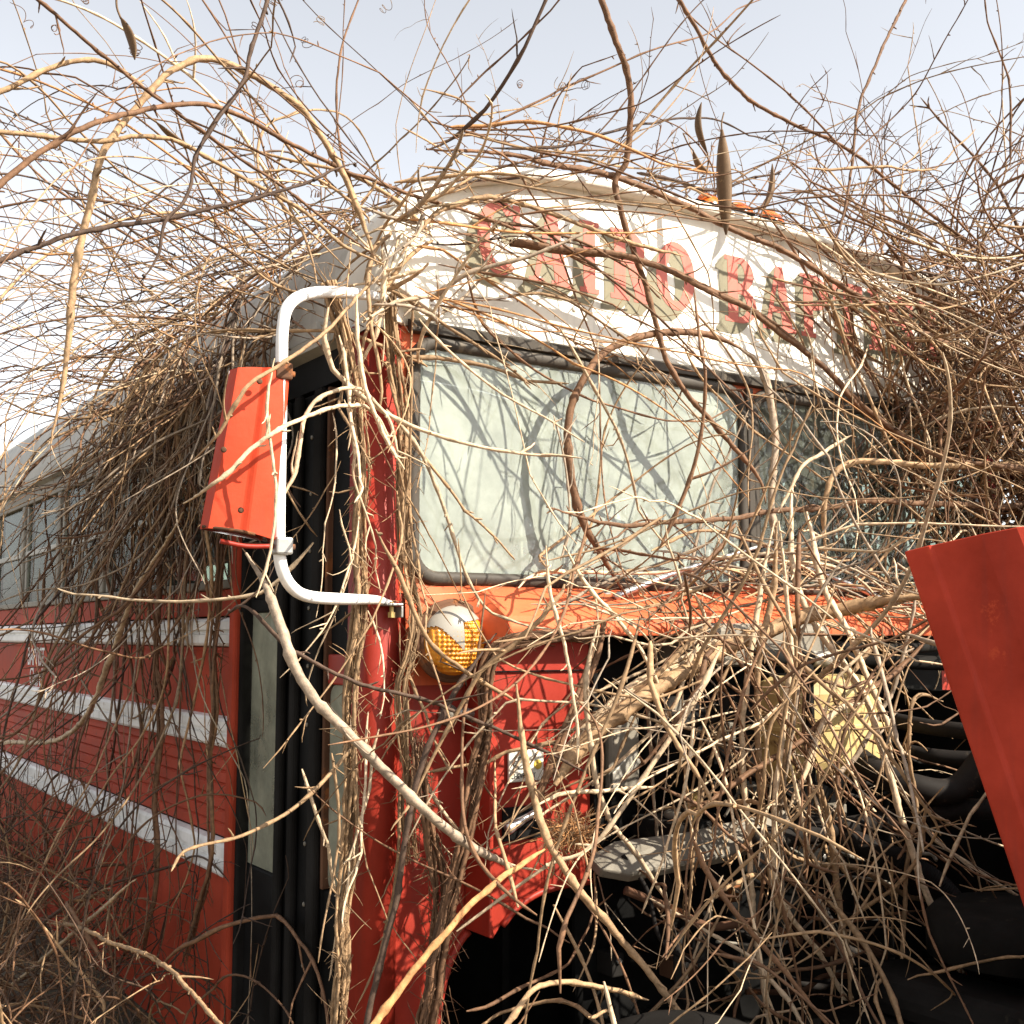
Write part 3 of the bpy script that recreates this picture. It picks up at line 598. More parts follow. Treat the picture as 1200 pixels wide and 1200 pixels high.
def push(P):
    """keep stems outside the bus: shift whatever has grown into it back through the nearest face"""
    X, Y, Z = P[..., 0], P[..., 1], P[..., 2]
    top = roof_z(np.clip(X, XS + .001, XE - .001)) + .02
    inside = (X > XS - .035) & (X < XE + .03) & (Y > YF - .035) & (Z < top) & (Z > .0)
    dx, dy, dz = X - (XS - .035), Y - (YF - .035), top - Z
    dz = np.where(X < XS + .12, 9, dz)
    a = inside & (dx <= dy) & (dx <= dz); b = inside & ~a & (dy <= dz); c = inside & ~a & ~b
    P[..., 0] = np.where(a, XS - .035, X); P[..., 1] = np.where(b, YF - .035, Y); P[..., 2] = np.where(c, top, Z)
    X, Y, Z = P[..., 0], P[..., 1], P[..., 2]
    cow = (X > 1.46) & (X < 3.3) & (Y > 2.22) & (Z < 1.735) & (Z > 1.58)
    up = 1.735 - Z < Y - 2.22
    P[..., 2] = np.where(cow & up, 1.735, Z); P[..., 1] = np.where(cow & ~up, 2.22, Y)
    X, Y, Z = P[..., 0], P[..., 1], P[..., 2]
    cs = (X > 1.45) & (X < 1.77) & (Y > 2.28) & (Z <= 1.6); P[..., 1] = np.where(cs, 2.28, Y)
    P[..., 2] = np.maximum(P[..., 2], .01)
    dist = np.linalg.norm(P - CAM, axis=-1, keepdims=True)          # nothing stands within a long step of the photographer
    fac = np.where(dist < 1.35, 1.35 / np.maximum(dist, .01), 1.0); return CAM + (P - CAM) * fac
def grow(P0, D0, L, n=34, wander=1.0, grav=.3, kink=.16, keep=True, aim=None):
    m = len(P0); L = np.broadcast_to(L, (m,)); ds = (L / (n - 1))[:, None]
    P = np.zeros((m, n, 3)); p = np.array(P0, float); d = np.array(D0, float); d /= np.linalg.norm(d, axis=1)[:, None]
    om = rng.normal(0, 1, (m, 3)); grav = np.broadcast_to(grav, (m,))[:, None]
    for i in range(n):
        P[:, i] = p
        om = om * .90 + rng.normal(0, .45, (m, 3))
        d = d + om * ds * wander * 1.1 + np.array([0, 0, -1.]) * grav * ds
        kn = (rng.random(m) < .16)[:, None]; d = d + kn * rng.normal(0, kink, (m, 3))
        d /= np.linalg.norm(d, axis=1)[:, None]; p = p + d * ds
        if keep:
            q = push(p.copy()); mv = q - p; hit = np.linalg.norm(mv, axis=1, keepdims=True) > 1e-6
            d = np.where(hit, d + mv / ds * .5, d); d /= np.linalg.norm(d, axis=1)[:, None]; p = q
    return P
def tubes(P, r, C, sides=5, knot=5, taper=.45):
    """many stems of equal point count at once -> verts, quads, colours"""
    m, n, _ = P.shape; T = np.gradient(P, axis=1); T /= np.linalg.norm(T, axis=2, keepdims=True) + 1e-9
    mt = T.mean(1); ref = np.zeros((m, 3)); ref[np.arange(m), np.argmin(np.abs(mt), 1)] = 1
    N = np.cross(T, ref[:, None]); N /= np.linalg.norm(N, axis=2, keepdims=True) + 1e-9; B = np.cross(T, N)
    t = np.linspace(0, 1, n); rr = np.asarray(r).reshape(-1, 1) * (1 - (1 - taper) * t)[None]
    if knot:
        ph = rng.integers(0, knot, m)[:, None]; rr = rr * np.where((np.arange(n)[None] + ph) % knot == 0, 1.32, 1.0)
    rr[:, -1] *= .4
    if n > 20: rr[:, 0] *= .35; rr[:, 1] *= .6; rr[:, 2] *= .8
    a = np.arange(sides) * 2 * math.pi / sides
    V = P[:, :, None] + rr[:, :, None, None] * (np.cos(a)[None, None, :, None] * N[:, :, None] + np.sin(a)[None, None, :, None] * B[:, :, None])
    base = (np.arange(m) * n * sides)[:, None, None] + (np.arange(n - 1) * sides)[None, :, None]
    j = np.arange(sides); k = (j + 1) % sides
    Q = np.stack([base + j, base + k, base + sides + k, base + sides + j], -1).reshape(-1, 4)
    Cc = np.repeat(np.asarray(C), n * sides, 0); return V.reshape(-1, 3), Q, Cc
def join(parts):
    off = 0; Vs, Qs, Cs = [], [], []
    for V, Q, C in parts: Vs.append(V); Qs.append(Q + off); Cs.append(C); off += len(V)
    return np.vstack(Vs), np.vstack(Qs), np.vstack(Cs)
def colours(m, mixw):
    names = list(mixw); pr = np.array([mixw[k] for k in names], float); pr /= pr.sum()
    c = np.array([BARK[k] for k in names])[rng.choice(len(names), m, p=pr)]; return c * rng.uniform(.72, 1.25, (m, 1))
def sprigs(P, r, C, per=3, L=(.04, .20), droop=.2):
    """side twigs, opposite buds and spurs leaving a stem at its nodes"""
    m, n, _ = P.shape; k = m * per; si = np.repeat(np.arange(m), per); pi = rng.integers(2, n - 1, k)
    p0 = P[si, pi]; t = P[si, pi] - P[si, pi - 1]; t /= np.linalg.norm(t, axis=1)[:, None] + 1e-9
    sd = np.cross(t, rng.normal(0, 1, (k, 3))); sd /= np.linalg.norm(sd, axis=1)[:, None] + 1e-9
    ln = rng.uniform(0, 1, k) ** 3 * (L[1] - L[0]) + L[0]
    Q = grow(p0, t * rng.uniform(.5, 1.6, (k, 1)) + sd, ln, 8, 2.5, droop, .25)
    out = [tubes(Q, np.asarray(r)[si] * .55, C[si] * rng.uniform(.8, 1.15, (k, 1)), 4, 3, .4)]
    k2 = m * per; si = np.repeat(np.arange(m), per); pi = rng.integers(1, n - 1, k2); p0 = P[si, pi]
    t = P[si, pi] - P[si, pi - 1]; t /= np.linalg.norm(t, axis=1)[:, None] + 1e-9
    sd = np.cross(t, rng.normal(0, 1, (k2, 3))); sd /= np.linalg.norm(sd, axis=1)[:, None] + 1e-9
    s_ = np.linspace(0, 1, 3)[None, :, None]; Q = p0[:, None] + (sd + .5 * t)[:, None] * s_ * rng.uniform(.004, .009, (k2, 1, 1))
    out.append(tubes(Q, np.asarray(r)[si] * .7, C[si] * rng.uniform(.6, 1.05, (k2, 1)), 4, 0, 1.3)); return out
def mass(name, label, P0, D0, L, r, cols, n=34, wander=1., grav=.3, per=3, sp=(.04, .2), sides=5, kink=.16, extra=()):
    P = grow(P0, D0, L, n, wander, grav, kink); C = colours(len(P), cols); r = np.broadcast_to(r, (len(P),))
    parts = [tubes(P, r, C, sides)] + (sprigs(P, r, C, per, sp) if per else []) + list(extra)
    return tag(barkmesh(name, *join(parts)), label, 'vines', kind='stuff')
def U(a, b, m): return rng.uniform(a, b, m)
def pts(m, x, y, z): return np.stack([U(*x, m), U(*y, m), U(*z, m)], 1)
def dirs(m, d, s): return np.array(d)[None] + rng.normal(0, s, (m, 3))
def lognr(m, mid, s=.35, lo=.0012, hi=.007): return np.clip(mid * np.exp(rng.normal(0, s, m)), lo, hi)
def curls(m, c0, spread, size=(.006, .016)):
    """dried tendrils: a short wavy lead that winds up into a coil"""
    t = np.linspace(0, 1, 46); P = np.zeros((m, 46, 3))
    for i in range(m):
        c = c0[i % len(c0)] + rng.normal(0, spread, 3); a = rng.normal(0, 1, 3); a /= np.linalg.norm(a); b = np.cross(a, rng.normal(0, 1, 3)); b /= np.linalg.norm(b); q = np.cross(a, b)
        R0 = rng.uniform(*size); turns = rng.uniform(1.5, 4); ang = turns * 2 * math.pi * t ** 1.6; rad = R0 * (1.1 - .6 * t)
        P[i] = c + a[None] * (rng.uniform(.02, .07) * (1 - t)[:, None] ** 1.5) + (np.cos(ang) * rad)[:, None] * b + (np.sin(ang) * rad)[:, None] * q
    return tubes(P, np.full(m, .0009), colours(m, {'brown': 2, 'dark': 1, 'tan': 1}), 4, 0, .8)

# --- masses nobody could count
SUNNY = {'pale': 1, 'tan': 3.2, 'brown': 4, 'dark': .8, 'orange': .8}; SHADY = {'tan': 2.5, 'brown': 4, 'grey': 2, 'dark': 1.2}  # sun and shade put into bark colour: brighter mix, duller mix
m = 340   # hanging from the gutter in front of the side windows
P0 = np.stack([U(1.06, 1.2, m), np.clip(rng.normal(3.55, .38, m), 2.85, 4.9), U(2.25, 2.55, m)], 1)
mass('hanging_vines', 'dense curtain of dry vines hanging over the side windows', P0, dirs(m, (-.05, -.03, -1), .22), U(.25, .85, m), lognr(m, .0027), SHADY, 26, 2.2, 2.0, 2, (.03, .12))
m = 95   # longer strands reaching down the red side
yc = rng.choice([3.30, 3.36, 3.78, 3.86, 4.25, 4.7, 5.2], m, p=[.2, .1, .2, .15, .15, .1, .1])
P0 = np.stack([U(1.04, 1.16, m), yc + rng.normal(0, .09, m), U(1.8, 2.3, m)], 1)
mass('trailing_vines', 'long brown strands trailing down over the white side rails', P0, dirs(m, (-.02, .03, -1), .12), U(.7, 1.6, m), lognr(m, .0034), SHADY, 40, 1.7, 1.5, 1, (.03, .14))
m = 190   # over the roof edge
P0 = np.stack([U(1.14, 1.5, m), 2.66 + rng.random(m) ** 1.5 * 2.1, np.zeros(m)], 1); P0[:, 2] = roof_z(P0[:, 0]) + U(.02, .12, m)
mass('roof_vines', 'matted brown vines sprawling over the roof edge beside the door', P0, dirs(m, (-.28, .2, -.3), .5), U(.3, .95, m), lognr(m, .0026), {'tan': 3, 'brown': 4, 'grey': 1.5, 'dark': 1}, 30, 1.4, 1.1, 2, (.03, .12))
m = 104   # arching out against the sky on the left
P0 = np.stack([U(1.0, 1.45, m), U(2.25, 4.4, m), U(2.3, 2.75, m)], 1)
D = np.stack([rng.normal(-.85, .4, m), rng.normal(-.1, .5, m), rng.normal(.55, .35, m)], 1)
tend = curls(90, pts(90, (.15, 1.3), (2.1, 3.4), (2.35, 3.0)), .05)
mass('arching_vines', 'loose arching canes and curled tendrils against the sky above the mirror', P0, D, U(.7, 2.2, m), lognr(m, .0021), SUNNY, 44, .9, .62, 4, (.03, .24), extra=[tend])
m = 26    # upright ends above the middle of the roof
P0 = np.stack([U(1.4, 2.6, m), U(2.25, 2.7, m), U(2.72, 2.86, m)], 1)
mass('upright_shoots', 'thin bare shoots standing up above the front roof edge', P0, dirs(m, (.1, -.05, .8), .5), U(.15, .55, m), lognr(m, .0022), {'brown': 3, 'tan': 2}, 26, 2.0, .9, 4, (.02, .12), extra=[curls(22, pts(22, (1.6, 2.7), (2.3, 2.5), (2.85, 3.05)), .03)])
m = 40   # across the roof front, left half
P0 = np.stack([U(1.2, 1.5, m), U(2.24, 2.36, m), U(2.35, 2.85, m)], 1)
mass('header_vines', 'thin canes fanning over the white lettered panel from the corner post', P0, dirs(m, (1, -.06, .05), .30), U(.5, 1.5, m), lognr(m, .0027), SUNNY, 40, .9, .35, 3, (.03, .18))
m = 24    # creeping along the roof top edge
P0 = np.stack([U(1.3, 2.6, m), U(2.28, 2.6, m), U(2.74, 2.88, m)], 1)
mass('roof_edge_vines', 'brown canes running along the front roof edge past the orange lamps', P0, dirs(m, (1, -.12, .10), .30), U(.5, 1.5, m), lognr(m, .0030), {'brown': 4, 'tan': 2, 'dark': 1.2}, 40, .9, .38, 4, (.03, .16))
m = 95   # sweeping down to the right over the end of the lettering
P0 = np.stack([U(2.3, 3.3, m), U(2.1, 2.36, m), U(2.45, 2.9, m)], 1)
mass('sweeping_vines', 'brown canes sweeping down over the end of the lettering', P0, dirs(m, (1, -.10, -.38), .26), U(.6, 1.5, m), lognr(m, .0032), {'brown': 4, 'tan': 4, 'pale': 1, 'dark': .6}, 36, 1.0, .35, 3, (.03, .16))
m = 520   # thick tangle at the far front corner
P0 = np.stack([2.85 + 1.0 * rng.random(m) ** .8, U(1.95, 2.5, m), np.clip(rng.normal(2.42, .28, m), 1.75, 2.95)], 1)
mass('corner_tangle', 'dense brown tangle swallowing the far corner of the bus', P0, dirs(m, (.3, -.1, -.2), .8), U(.3, 1.1, m), lognr(m, .0033), {'brown': 5, 'tan': 3, 'dark': 1, 'pale': .6}, 28, 1.6, .5, 3, (.03, .14))
m = 75   # upright tops over that corner
P0 = np.stack([U(2.5, 3.6, m), U(2.1, 2.7, m), U(2.72, 2.92, m)], 1)
mass('corner_shoots', 'wiry shoots rising against the sky above the far corner', P0, dirs(m, (.35, -.1, .75), .5), U(.25, .85, m), lognr(m, .0023), {'brown': 4, 'tan': 2}, 32, 1.5, .9, 4, (.03, .2), extra=[curls(20, pts(20, (2.5, 3.4), (2.1, 2.6), (2.9, 3.2)), .03)])
m = 34    # thin stems down over the windshield
P0 = np.stack([1.35 + 1.9 * rng.random(m) ** .6, U(2.16, 2.34, m), U(2.25, 2.5, m)], 1)
mass('windshield_stems', 'thin pale stems crossing in front of the windshield', P0, dirs(m, (.25, -.08, -.9), .45), U(.3, .95, m), lognr(m, .0023), {'pale': 4, 'tan': 3}, 34, 1.2, .3, 3, (.02, .12))
m = 92   # matted on the cowl ledge
P0 = np.stack([U(1.45, 3.1, m), U(2.05, 2.36, m), U(1.66, 1.82, m)], 1)
mass('ledge_vines', 'pale twigs matted along the cowl below the windshield', P0, dirs(m, (.9, -.1, -.05), .40), U(.25, .9, m), lognr(m, .0034), {'pale': 3, 'tan': 4, 'grey': 2, 'brown': 1}, 28, 1.9, .35, 2, (.03, .16))
m = 150   # over the engine
P0 = np.stack([np.clip(rng.normal(2.0, .27, m), 1.45, 2.6), U(1.75, 2.14, m), np.clip(rng.normal(1.52, .22, m), .9, 1.85)], 1)
D = np.stack([rng.normal(.05, .75, m), rng.normal(-.1, .25, m), rng.normal(-.55, .55, m)], 1)
mass('engine_vines', 'criss-crossing pale twigs hanging in front of the open engine', P0, D, U(.35, 1.05, m), lognr(m, .0030, .42), {'pale': 4, 'tan': 4, 'brown': 3, 'grey': 1}, 34, .9, .3, 2, (.03, .2), 6, .2)
m = 80   # lower tangle before the wheel
P0 = np.stack([U(1.2, 2.3, m), U(1.65, 2.05, m), U(.75, 1.15, m)], 1)
mass('wheel_arch_vines', 'brown twigs tangled low in front of the wheel arch', P0, dirs(m, (.3, -.05, .0), .75), U(.25, .8, m), lognr(m, .0033), {'tan': 4, 'brown': 4, 'pale': 1.2}, 26, 1.5, .3, 1, (.03, .16), 6, .2)
m = 30   # round the door and corner post
P0 = np.stack([U(1.02, 1.30, m), U(2.25, 2.40, m), U(1.2, 2.45, m)], 1)
mass('post_vines', 'thin stems wound around the red corner post and doorway', P0, dirs(m, (.0, -.03, -.9), .3), U(.25, .8, m), lognr(m, .0028), {'pale': 4, 'tan': 4, 'grey': 1}, 30, 1.5, .3, 3, (.02, .12))
m = 34    # bundle where everything meets below the visor
P0 = np.stack([U(1.12, 1.36, m), U(2.24, 2.38, m), U(2.2, 2.62, m)], 1)
mass('corner_knot', 'knotted pale vines bunched on top of the corner post', P0, dirs(m, (-.3, -.1, .1), .9), U(.15, .6, m), lognr(m, .0045), {'pale': 3, 'tan': 4, 'grey': 2}, 26, 2.2, .5, 3, (.02, .12), 6)
m = 950   # thicket on the ground beside the bus
P0 = np.stack([U(.35, 1.12, m), U(2.9, 6.4, m), U(.0, .8, m)], 1)
D = np.stack([rng.normal(0, .5, m), rng.normal(0, .5, m), np.abs(rng.normal(.8, .4, m))], 1)
mass('thicket', 'dark brown brushy thicket at the foot of the red bus side', P0, D, U(.3, 1.15, m), lognr(m, .0027), {'brown': 5, 'dark': 3, 'tan': 1.5}, 26, 1.6, 1.2, 3, (.03, .16))

m = 1150   # thick dark stems added to block the sky seen through the far windows
P0 = np.stack([U(3.62, 3.95, m), U(2.35, 8.0, m), U(1.75, 2.6, m)], 1)
mass('far_vine_screen', 'dark vine curtain added to block the sky behind the far windows', P0, dirs(m, (.02, .1, -1), .35), U(.5, 1.2, m), lognr(m, .009, hi=.018), {'dark': 4, 'brown': 2}, 20, 1.6, .6, 2, (.05, .3))
# --- stems one can follow by eye, each a thing of its own (photo pixel, depth plane, width in photo pixels)
def trace(label, pl_, wpx, colour, strands=1, shag=0, per=2, name='vine', taper=.75, cat='vine'):
    pl_ = list(pl_); edge = lambda q: q[0] <= 25 or q[0] >= 1175 or q[1] <= 45 or q[1] >= 1175; free = not edge(pl_[-1]); free0 = strands == 1 and not edge(pl_[0])
    for a_, b_, ins in ((0, 1, 0), (-1, -2, len(pl_) + 1)):        # canes that leave the picture run on beyond its edge
        if edge(pl_[a_]):
            (x0, y0, d0), (x1, y1, d1) = pl_[a_], pl_[b_]; k_ = 110 / (math.hypot(x0 - x1, y0 - y1) + 1); pl_.insert(ins, (x0 + (x0 - x1) * k_, y0 + (y0 - y1) * k_, d0))
    P = catmull([at(x, y, d) for x, y, d in pl_], 12); n = len(P)
    s = np.cumsum(np.r_[0, np.linalg.norm(np.diff(P, axis=0), axis=1)]); k = max(6, int(s[-1] / .011))
    q = np.linspace(0, s[-1], k); P = np.stack([np.interp(q, s, P[:, i]) for i in range(3)], 1)
    wob = np.cumsum(rng.normal(0, 1, (k, 3)), 0); wob -= np.linspace(0, 1, k)[:, None] * wob[-1]; P = P + wob * .0007
    dist = np.linalg.norm(P - CAM, axis=1).mean(); wpx = wpx * .88; r0 = wpx * .5 / FPX * dist; C = np.array(BARK[colour]); parts = []
    T, N, B = frames(P)
    for st in range(strands):
        if strands > 1:
            ph = 2 * math.pi * st / strands + np.linspace(0, rng.uniform(-3, 6) * s[-1], k) + .5 * np.sin(np.linspace(0, 14 * s[-1], k) + st * 2.1); am = r0 * (.66 + .30 * np.sin(np.linspace(0, rng.uniform(5, 13) * s[-1], k) + st * 1.7))
            Q = P + (np.cos(ph) * am)[:, None] * N + (np.sin(ph) * am)[:, None] * B; rr = r0 * rng.uniform(.9, 1.5) / strands ** .75
        else: Q, rr = P, r0
        sides = 12 if rr > .006 else 7
        tt = 1 - (1 - taper) * np.linspace(0, 1, k)
        if free: tt = tt * np.clip((1 - np.linspace(0, 1, k)) / .12 + .3, 0, 1)
        if free0: tt = tt * np.clip(np.linspace(0, 1, k) / .22 + .22, 0, 1)
        kn = 1 + .28 * np.exp(-((np.arange(k) % rng.integers(9, 14)) / 1.1) ** 2) * (strands == 1)
        ridge = 1 + (.11 * rng.normal(0, 1, sides)[None] + .05 * rng.normal(0, 1, (k, sides))) * (1 if rr > .005 else .4)
        V, Fc = tubegeo(Q, (rr * tt * kn)[:, None] * ridge, sides)
        Fq = np.array([f for f in Fc if len(f) == 4][:(k - 1) * sides])
        parts.append((V, Fq, np.tile(C * (rng.uniform(.55, 1.3) if strands > 3 else rng.uniform(.85, 1.15)), (len(V), 1))))
    if per: parts += sprigs(P[None].repeat(1, 0), np.array([min(r0, .005)]), C[None], max(2, int(per * s[-1] * 5)), (.02, .15))
    if shag:                                     # loose bark fibres and aerial rootlets
        m_ = int(shag * s[-1] * 220); i0 = rng.integers(0, k, m_); p0 = P[i0] + rng.normal(0, r0 * .5, (m_, 3))
        Q = grow(p0, T[i0] * rng.choice([-1, 1], (m_, 1)) * 1.1 + rng.normal(0, .55, (m_, 3)), U(.02, .085, m_), 6, 4, .2, .2, False)
        parts.append(tubes(Q, np.full(m_, .0011), np.tile(C, (m_, 1)) * U(.6, 1.3, m_)[:, None], 4, 0, .5))
    o = barkmesh(name, *join(parts)); tag(o, label, cat, 'single vine stems one can follow'); return o
def fl_(d, *p): return [(x, y, d) for x, y in p]
trace('brown vine looped in a wide ring before the windshield', fl_(2.30, (735, 700), (702, 645), (680, 602), (668, 550), (668, 490), (681, 450), (706, 415), (742, 397), (790, 388), (832, 393), (868, 408)), 11, 'brown', 1, .1, per=1)
trace('grey stem dropping from the ring past the centre post', fl_(2.30, (862, 404), (888, 425), (903, 460), (909, 510), (906, 560), (907, 620), (925, 690)), 10, 'grey')
trace('long reddish brown stem slanting across the lettering to the centre post', [(720, 40, 2.2), (738, 90, 2.22), (742, 140, 2.24), (737, 188, 2.26), (724, 210, 2.28), (730, 245, 2.28), (748, 300, 2.28), (764, 350, 2.28), (780, 412, 2.28), (800, 452, 2.27), (842, 502, 2.26), (872, 537, 2.25), (893, 566, 2.24), (897, 590, 2.23)], 9, 'brown')
trace('thick level brown branch crossing both windshield panes', fl_(2.16, (1200, 592), (1120, 590), (1070, 586), (1020, 582), (960, 592), (900, 596), (850, 604), (780, 609), (720, 612), (640, 594)), 11, 'brown', taper=.4)
trace('thick smooth bough arching from the tilted hood over the engine', [(1095, 698, 1.75), (1040, 703, 1.85), (985, 714, 1.95), (935, 726, 2.0), (905, 738, 2.02), (870, 752, 2.03), (830, 772, 2.04), (780, 800, 2.05), (735, 828, 2.06), (700, 855, 2.08), (672, 885, 2.1), (650, 920, 2.1)], 17, 'tan', 1, .7, taper=1.1)
trace('second bough doubling the big arch over the engine', [(860, 745, 2.06), (815, 765, 2.07), (760, 790, 2.08), (715, 822, 2.1), (680, 858, 2.12), (650, 892, 2.13), (625, 935, 2.14)], 13, 'pale', 3, .5)
trace('thick grey bough slanting down from the doorway to the wheel arch', [(288, 648, 2.3), (312, 690, 2.24), (332, 745, 2.18), (350, 790, 2.15), (378, 830, 2.12), (415, 868, 2.1), (455, 908, 2.08), (505, 955, 2.06), (552, 992, 2.05), (600, 1016, 2.05)], 12.5, 'grey', 1, .08, per=1, taper=.9)
trace('dark twig slanting from the side rail across the post to the plate', [(258, 728, 2.4), (290, 712, 2.3), (345, 764, 2.2), (425, 803, 2.16), (500, 822, 2.14), (560, 846, 2.12), (625, 872, 2.1), (700, 912, 2.06)], 6.5, 'dark')
trace('black twig running down past the amber lamp', fl_(2.16, (582, 742), (545, 792), (520, 832), (497, 882), (484, 935), (471, 1000), (463, 1060), (450, 1120), (436, 1180)), 7.5, 'dark', taper=1.1, per=1)
trace('smooth orange-tan cane rising from the bottom edge to the wheel arch', fl_(1.95, (450, 1185), (485, 1138), (515, 1098), (555, 1055), (600, 1020), (640, 994)), 9, 'orange', per=1)
trace('shaggy pale trunk climbing the corner post beside the windshield', fl_(2.352, (458, 345), (462, 420), (469, 490), (470, 560), (472, 622), (477, 672), (489, 722), (480, 768), (468, 805), (472, 855), (480, 905), (477, 950), (484, 1010)), 19, 'tan', 9, 1.3, name='old_vine')
trace('bundle of fibrous trunks climbing the front edge of the doorway', [(385, 330, 2.36), (402, 385, 2.36), (415, 450, 2.37), (424, 530, 2.37), (422, 600, 2.38), (424, 680, 2.38), (419, 745, 2.38), (413, 805, 2.38), (412, 905, 2.38), (409, 1000, 2.38), (404, 1080, 2.38), (398, 1200, 2.38)], 21, 'tan', 11, 1.1, name='old_vine', taper=1.1)
trace('dark barked trunk bending down beside the amber lamp', [(700, 742, 2.12), (650, 746, 2.14), (605, 752, 2.17), (577, 768, 2.19), (566, 800, 2.2), (566, 850, 2.2), (556, 910, 2.2), (545, 985, 2.2), (528, 1050, 2.2), (512, 1120, 2.2), (500, 1200, 2.2)], 20, 'brown', 9, 1.2, name='old_vine', taper=1.2)
trace('shaggy fibrous trunk rising from the ground in front of the lower post', fl_(2.26, (500, 1200), (512, 1120), (516, 1040), (505, 980), (492, 920), (488, 870)), 24, 'brown', 9, 2.0, name='old_vine', taper=.7)
trace('dark stem bending down from the cowl to the maker plate', fl_(2.13, (704, 728), (694, 770), (678, 815), (658, 862), (640, 910), (628, 960)), 12, 'brown', 2, .3)
trace('stout brown stem slanting from the plate to the bottom edge', [(604, 800, 2.02), (612, 860, 2.0), (622, 920, 1.98), (640, 980, 1.95), (672, 1035, 1.92), (720, 1090, 1.9), (770, 1150, 1.88), (810, 1200, 1.86)], 10, 'tan')
trace('tan stem curving over the red mirror to the visor', [(225, 540, 2.2), (255, 510, 2.15), (276, 474, 2.13), (292, 450, 2.12), (330, 425, 2.12), (375, 392, 2.15), (415, 352, 2.2), (450, 318, 2.25)], 5.5, 'tan')
trace('pale stem crossing the red mirror and the doorway', [(215, 590, 2.25), (245, 570, 2.16), (268, 553, 2.14), (292, 524, 2.13), (322, 504, 2.12), (352, 489, 2.14), (402, 474, 2.2), (438, 484, 2.28), (470, 548, 2.31)], 6.5, 'pale')
trace('pale stem looping in an arch across the doorway', fl_(2.22, (318, 602), (345, 560), (352, 520), (362, 482), (385, 460), (420, 454), (442, 474), (456, 492), (468, 540)), 6, 'pale')
trace('pale stem running down inside the white mirror tube', fl_(2.17, (418, 345), (420, 400), (428, 450), (452, 510), (474, 550)), 6.5, 'pale')
trace('thin stem hanging along the edge of the red mirror', fl_(2.12, (322, 420), (312, 470), (316, 520), (324, 580), (318, 640), (300, 700)), 5, 'pale', per=1)
trace('pale cane bowing down over the red side panel', [(345, 575, 2.5), (300, 640, 2.7), (262, 690, -1.0), (215, 600, -1.0), (180, 655, -1.0), (152, 705, -1.0), (128, 768, -1.0), (106, 826, -1.0), (84, 856, -1.0), (55, 869, -1.0), (20, 871, -1.0)][3:], 5.5, 'pale')
trace('straight pale stalk slanting up out of the thicket', fl_(-.85, (20, 1152), (70, 1112), (120, 1065), (160, 1030)), 4.5, 'pale', per=0)
trace('tan stem arching low over the thicket', fl_(-.80, (52, 1082), (95, 1088), (130, 1105), (165, 1118), (200, 1135), (240, 1180)), 6, 'tan')
trace('twisted strand hanging nearest the doorway over all three rails', fl_(-1.13, (262, 600), (256, 690), (250, 760), (254, 830), (248, 900), (250, 980), (240, 1050), (215, 1130)), 11, 'brown', 4, .3)
trace('stout strand hanging midway along the red side', fl_(-1.12, (190, 600), (186, 700), (184, 780), (190, 860), (182, 950), (180, 1040), (165, 1120)), 9, 'brown', 3, .3)
trace('dark crooked twig slanting down the upper sky', fl_(1.9, (306, 20), (292, 62), (287, 90), (270, 118), (246, 152), (228, 182), (222, 215), (214, 236), (192, 262), (186, 300), (165, 330)), 6.5, 'dark', taper=.6)
trace('dark level branch entering the sky low from the left edge', fl_(2.0, (10, 302), (40, 290), (75, 278), (115, 270), (165, 264), (212, 255), (270, 241), (340, 222), (420, 190)), 7.5, 'dark', taper=.5)
trace('thick tan cane bent in a tall arch above the mirror', fl_(2.25, (60, 520), (72, 460), (82, 400), (86, 330), (96, 270), (108, 220), (118, 176), (140, 142), (170, 110), (200, 82), (236, 69), (272, 77), (312, 100), (352, 128), (382, 168), (406, 212), (426, 262), (442, 310)), 8, 'tan', taper=1.0)
trace('short tan cane arching in the top left corner', fl_(2.3, (10, 100), (40, 85), (72, 74), (106, 70), (140, 82), (164, 98), (175, 112)), 7, 'tan')
trace('long brown cane bowing from the left edge over the lettering', [(10, 210, 2.1), (50, 178, 2.1), (95, 152, 2.1), (140, 135, 2.12), (190, 124, 2.15), (240, 122, 2.17), (282, 136, 2.2), (332, 162, 2.22), (402, 196, 2.25), (472, 222, 2.27), (560, 250, 2.27), (650, 290, 2.27), (740, 335, 2.27)], 7, 'brown', taper=.6)
trace('long tan cane drooping across the upper left sky', fl_(2.15, (10, 154), (60, 158), (110, 164), (160, 158), (205, 162), (250, 185), (300, 212), (350, 240), (400, 285), (450, 310)), 6, 'tan')
trace('thin red-brown cane slanting from the top edge to the corner cap', fl_(2.2, (70, 20), (120, 62), (165, 98), (210, 130), (270, 175), (330, 215), (390, 262), (440, 300)), 4.5, 'brown')
trace('brown cane running along the roof edge into the right tangle', [(500, 175, 2.3), (580, 178, 2.3), (660, 195, 2.3), (720, 205, 2.3), (790, 235, 2.28), (850, 265, 2.26), (930, 300, 2.24), (1010, 350, 2.2), (1100, 400, 2.15), (1200, 440, 2.1)], 8, 'brown', taper=.8)
trace('thick brown cane sweeping under the lettering to the right edge', [(600, 285, 2.28), (690, 300, 2.27), (770, 318, 2.26), (830, 345, 2.26), (900, 385, 2.25), (960, 430, 2.24), (1010, 480, 2.22), (1060, 515, 2.18), (1120, 540, 2.12), (1200, 552, 2.05)], 10, 'brown', 2)
trace('tan cane arching over the letters C and A', fl_(2.27, (470, 300), (500, 262), (530, 240), (575, 230), (620, 240), (680, 262), (740, 285), (800, 300)), 6.5, 'tan')
trace('dark cane crossing the sky above the right-hand lettering', fl_(2.2, (810, 20), (835, 62), (862, 95), (890, 120), (930, 140), (985, 165), (1030, 200), (1080, 240), (1140, 285), (1200, 320)), 4.5, 'brown')
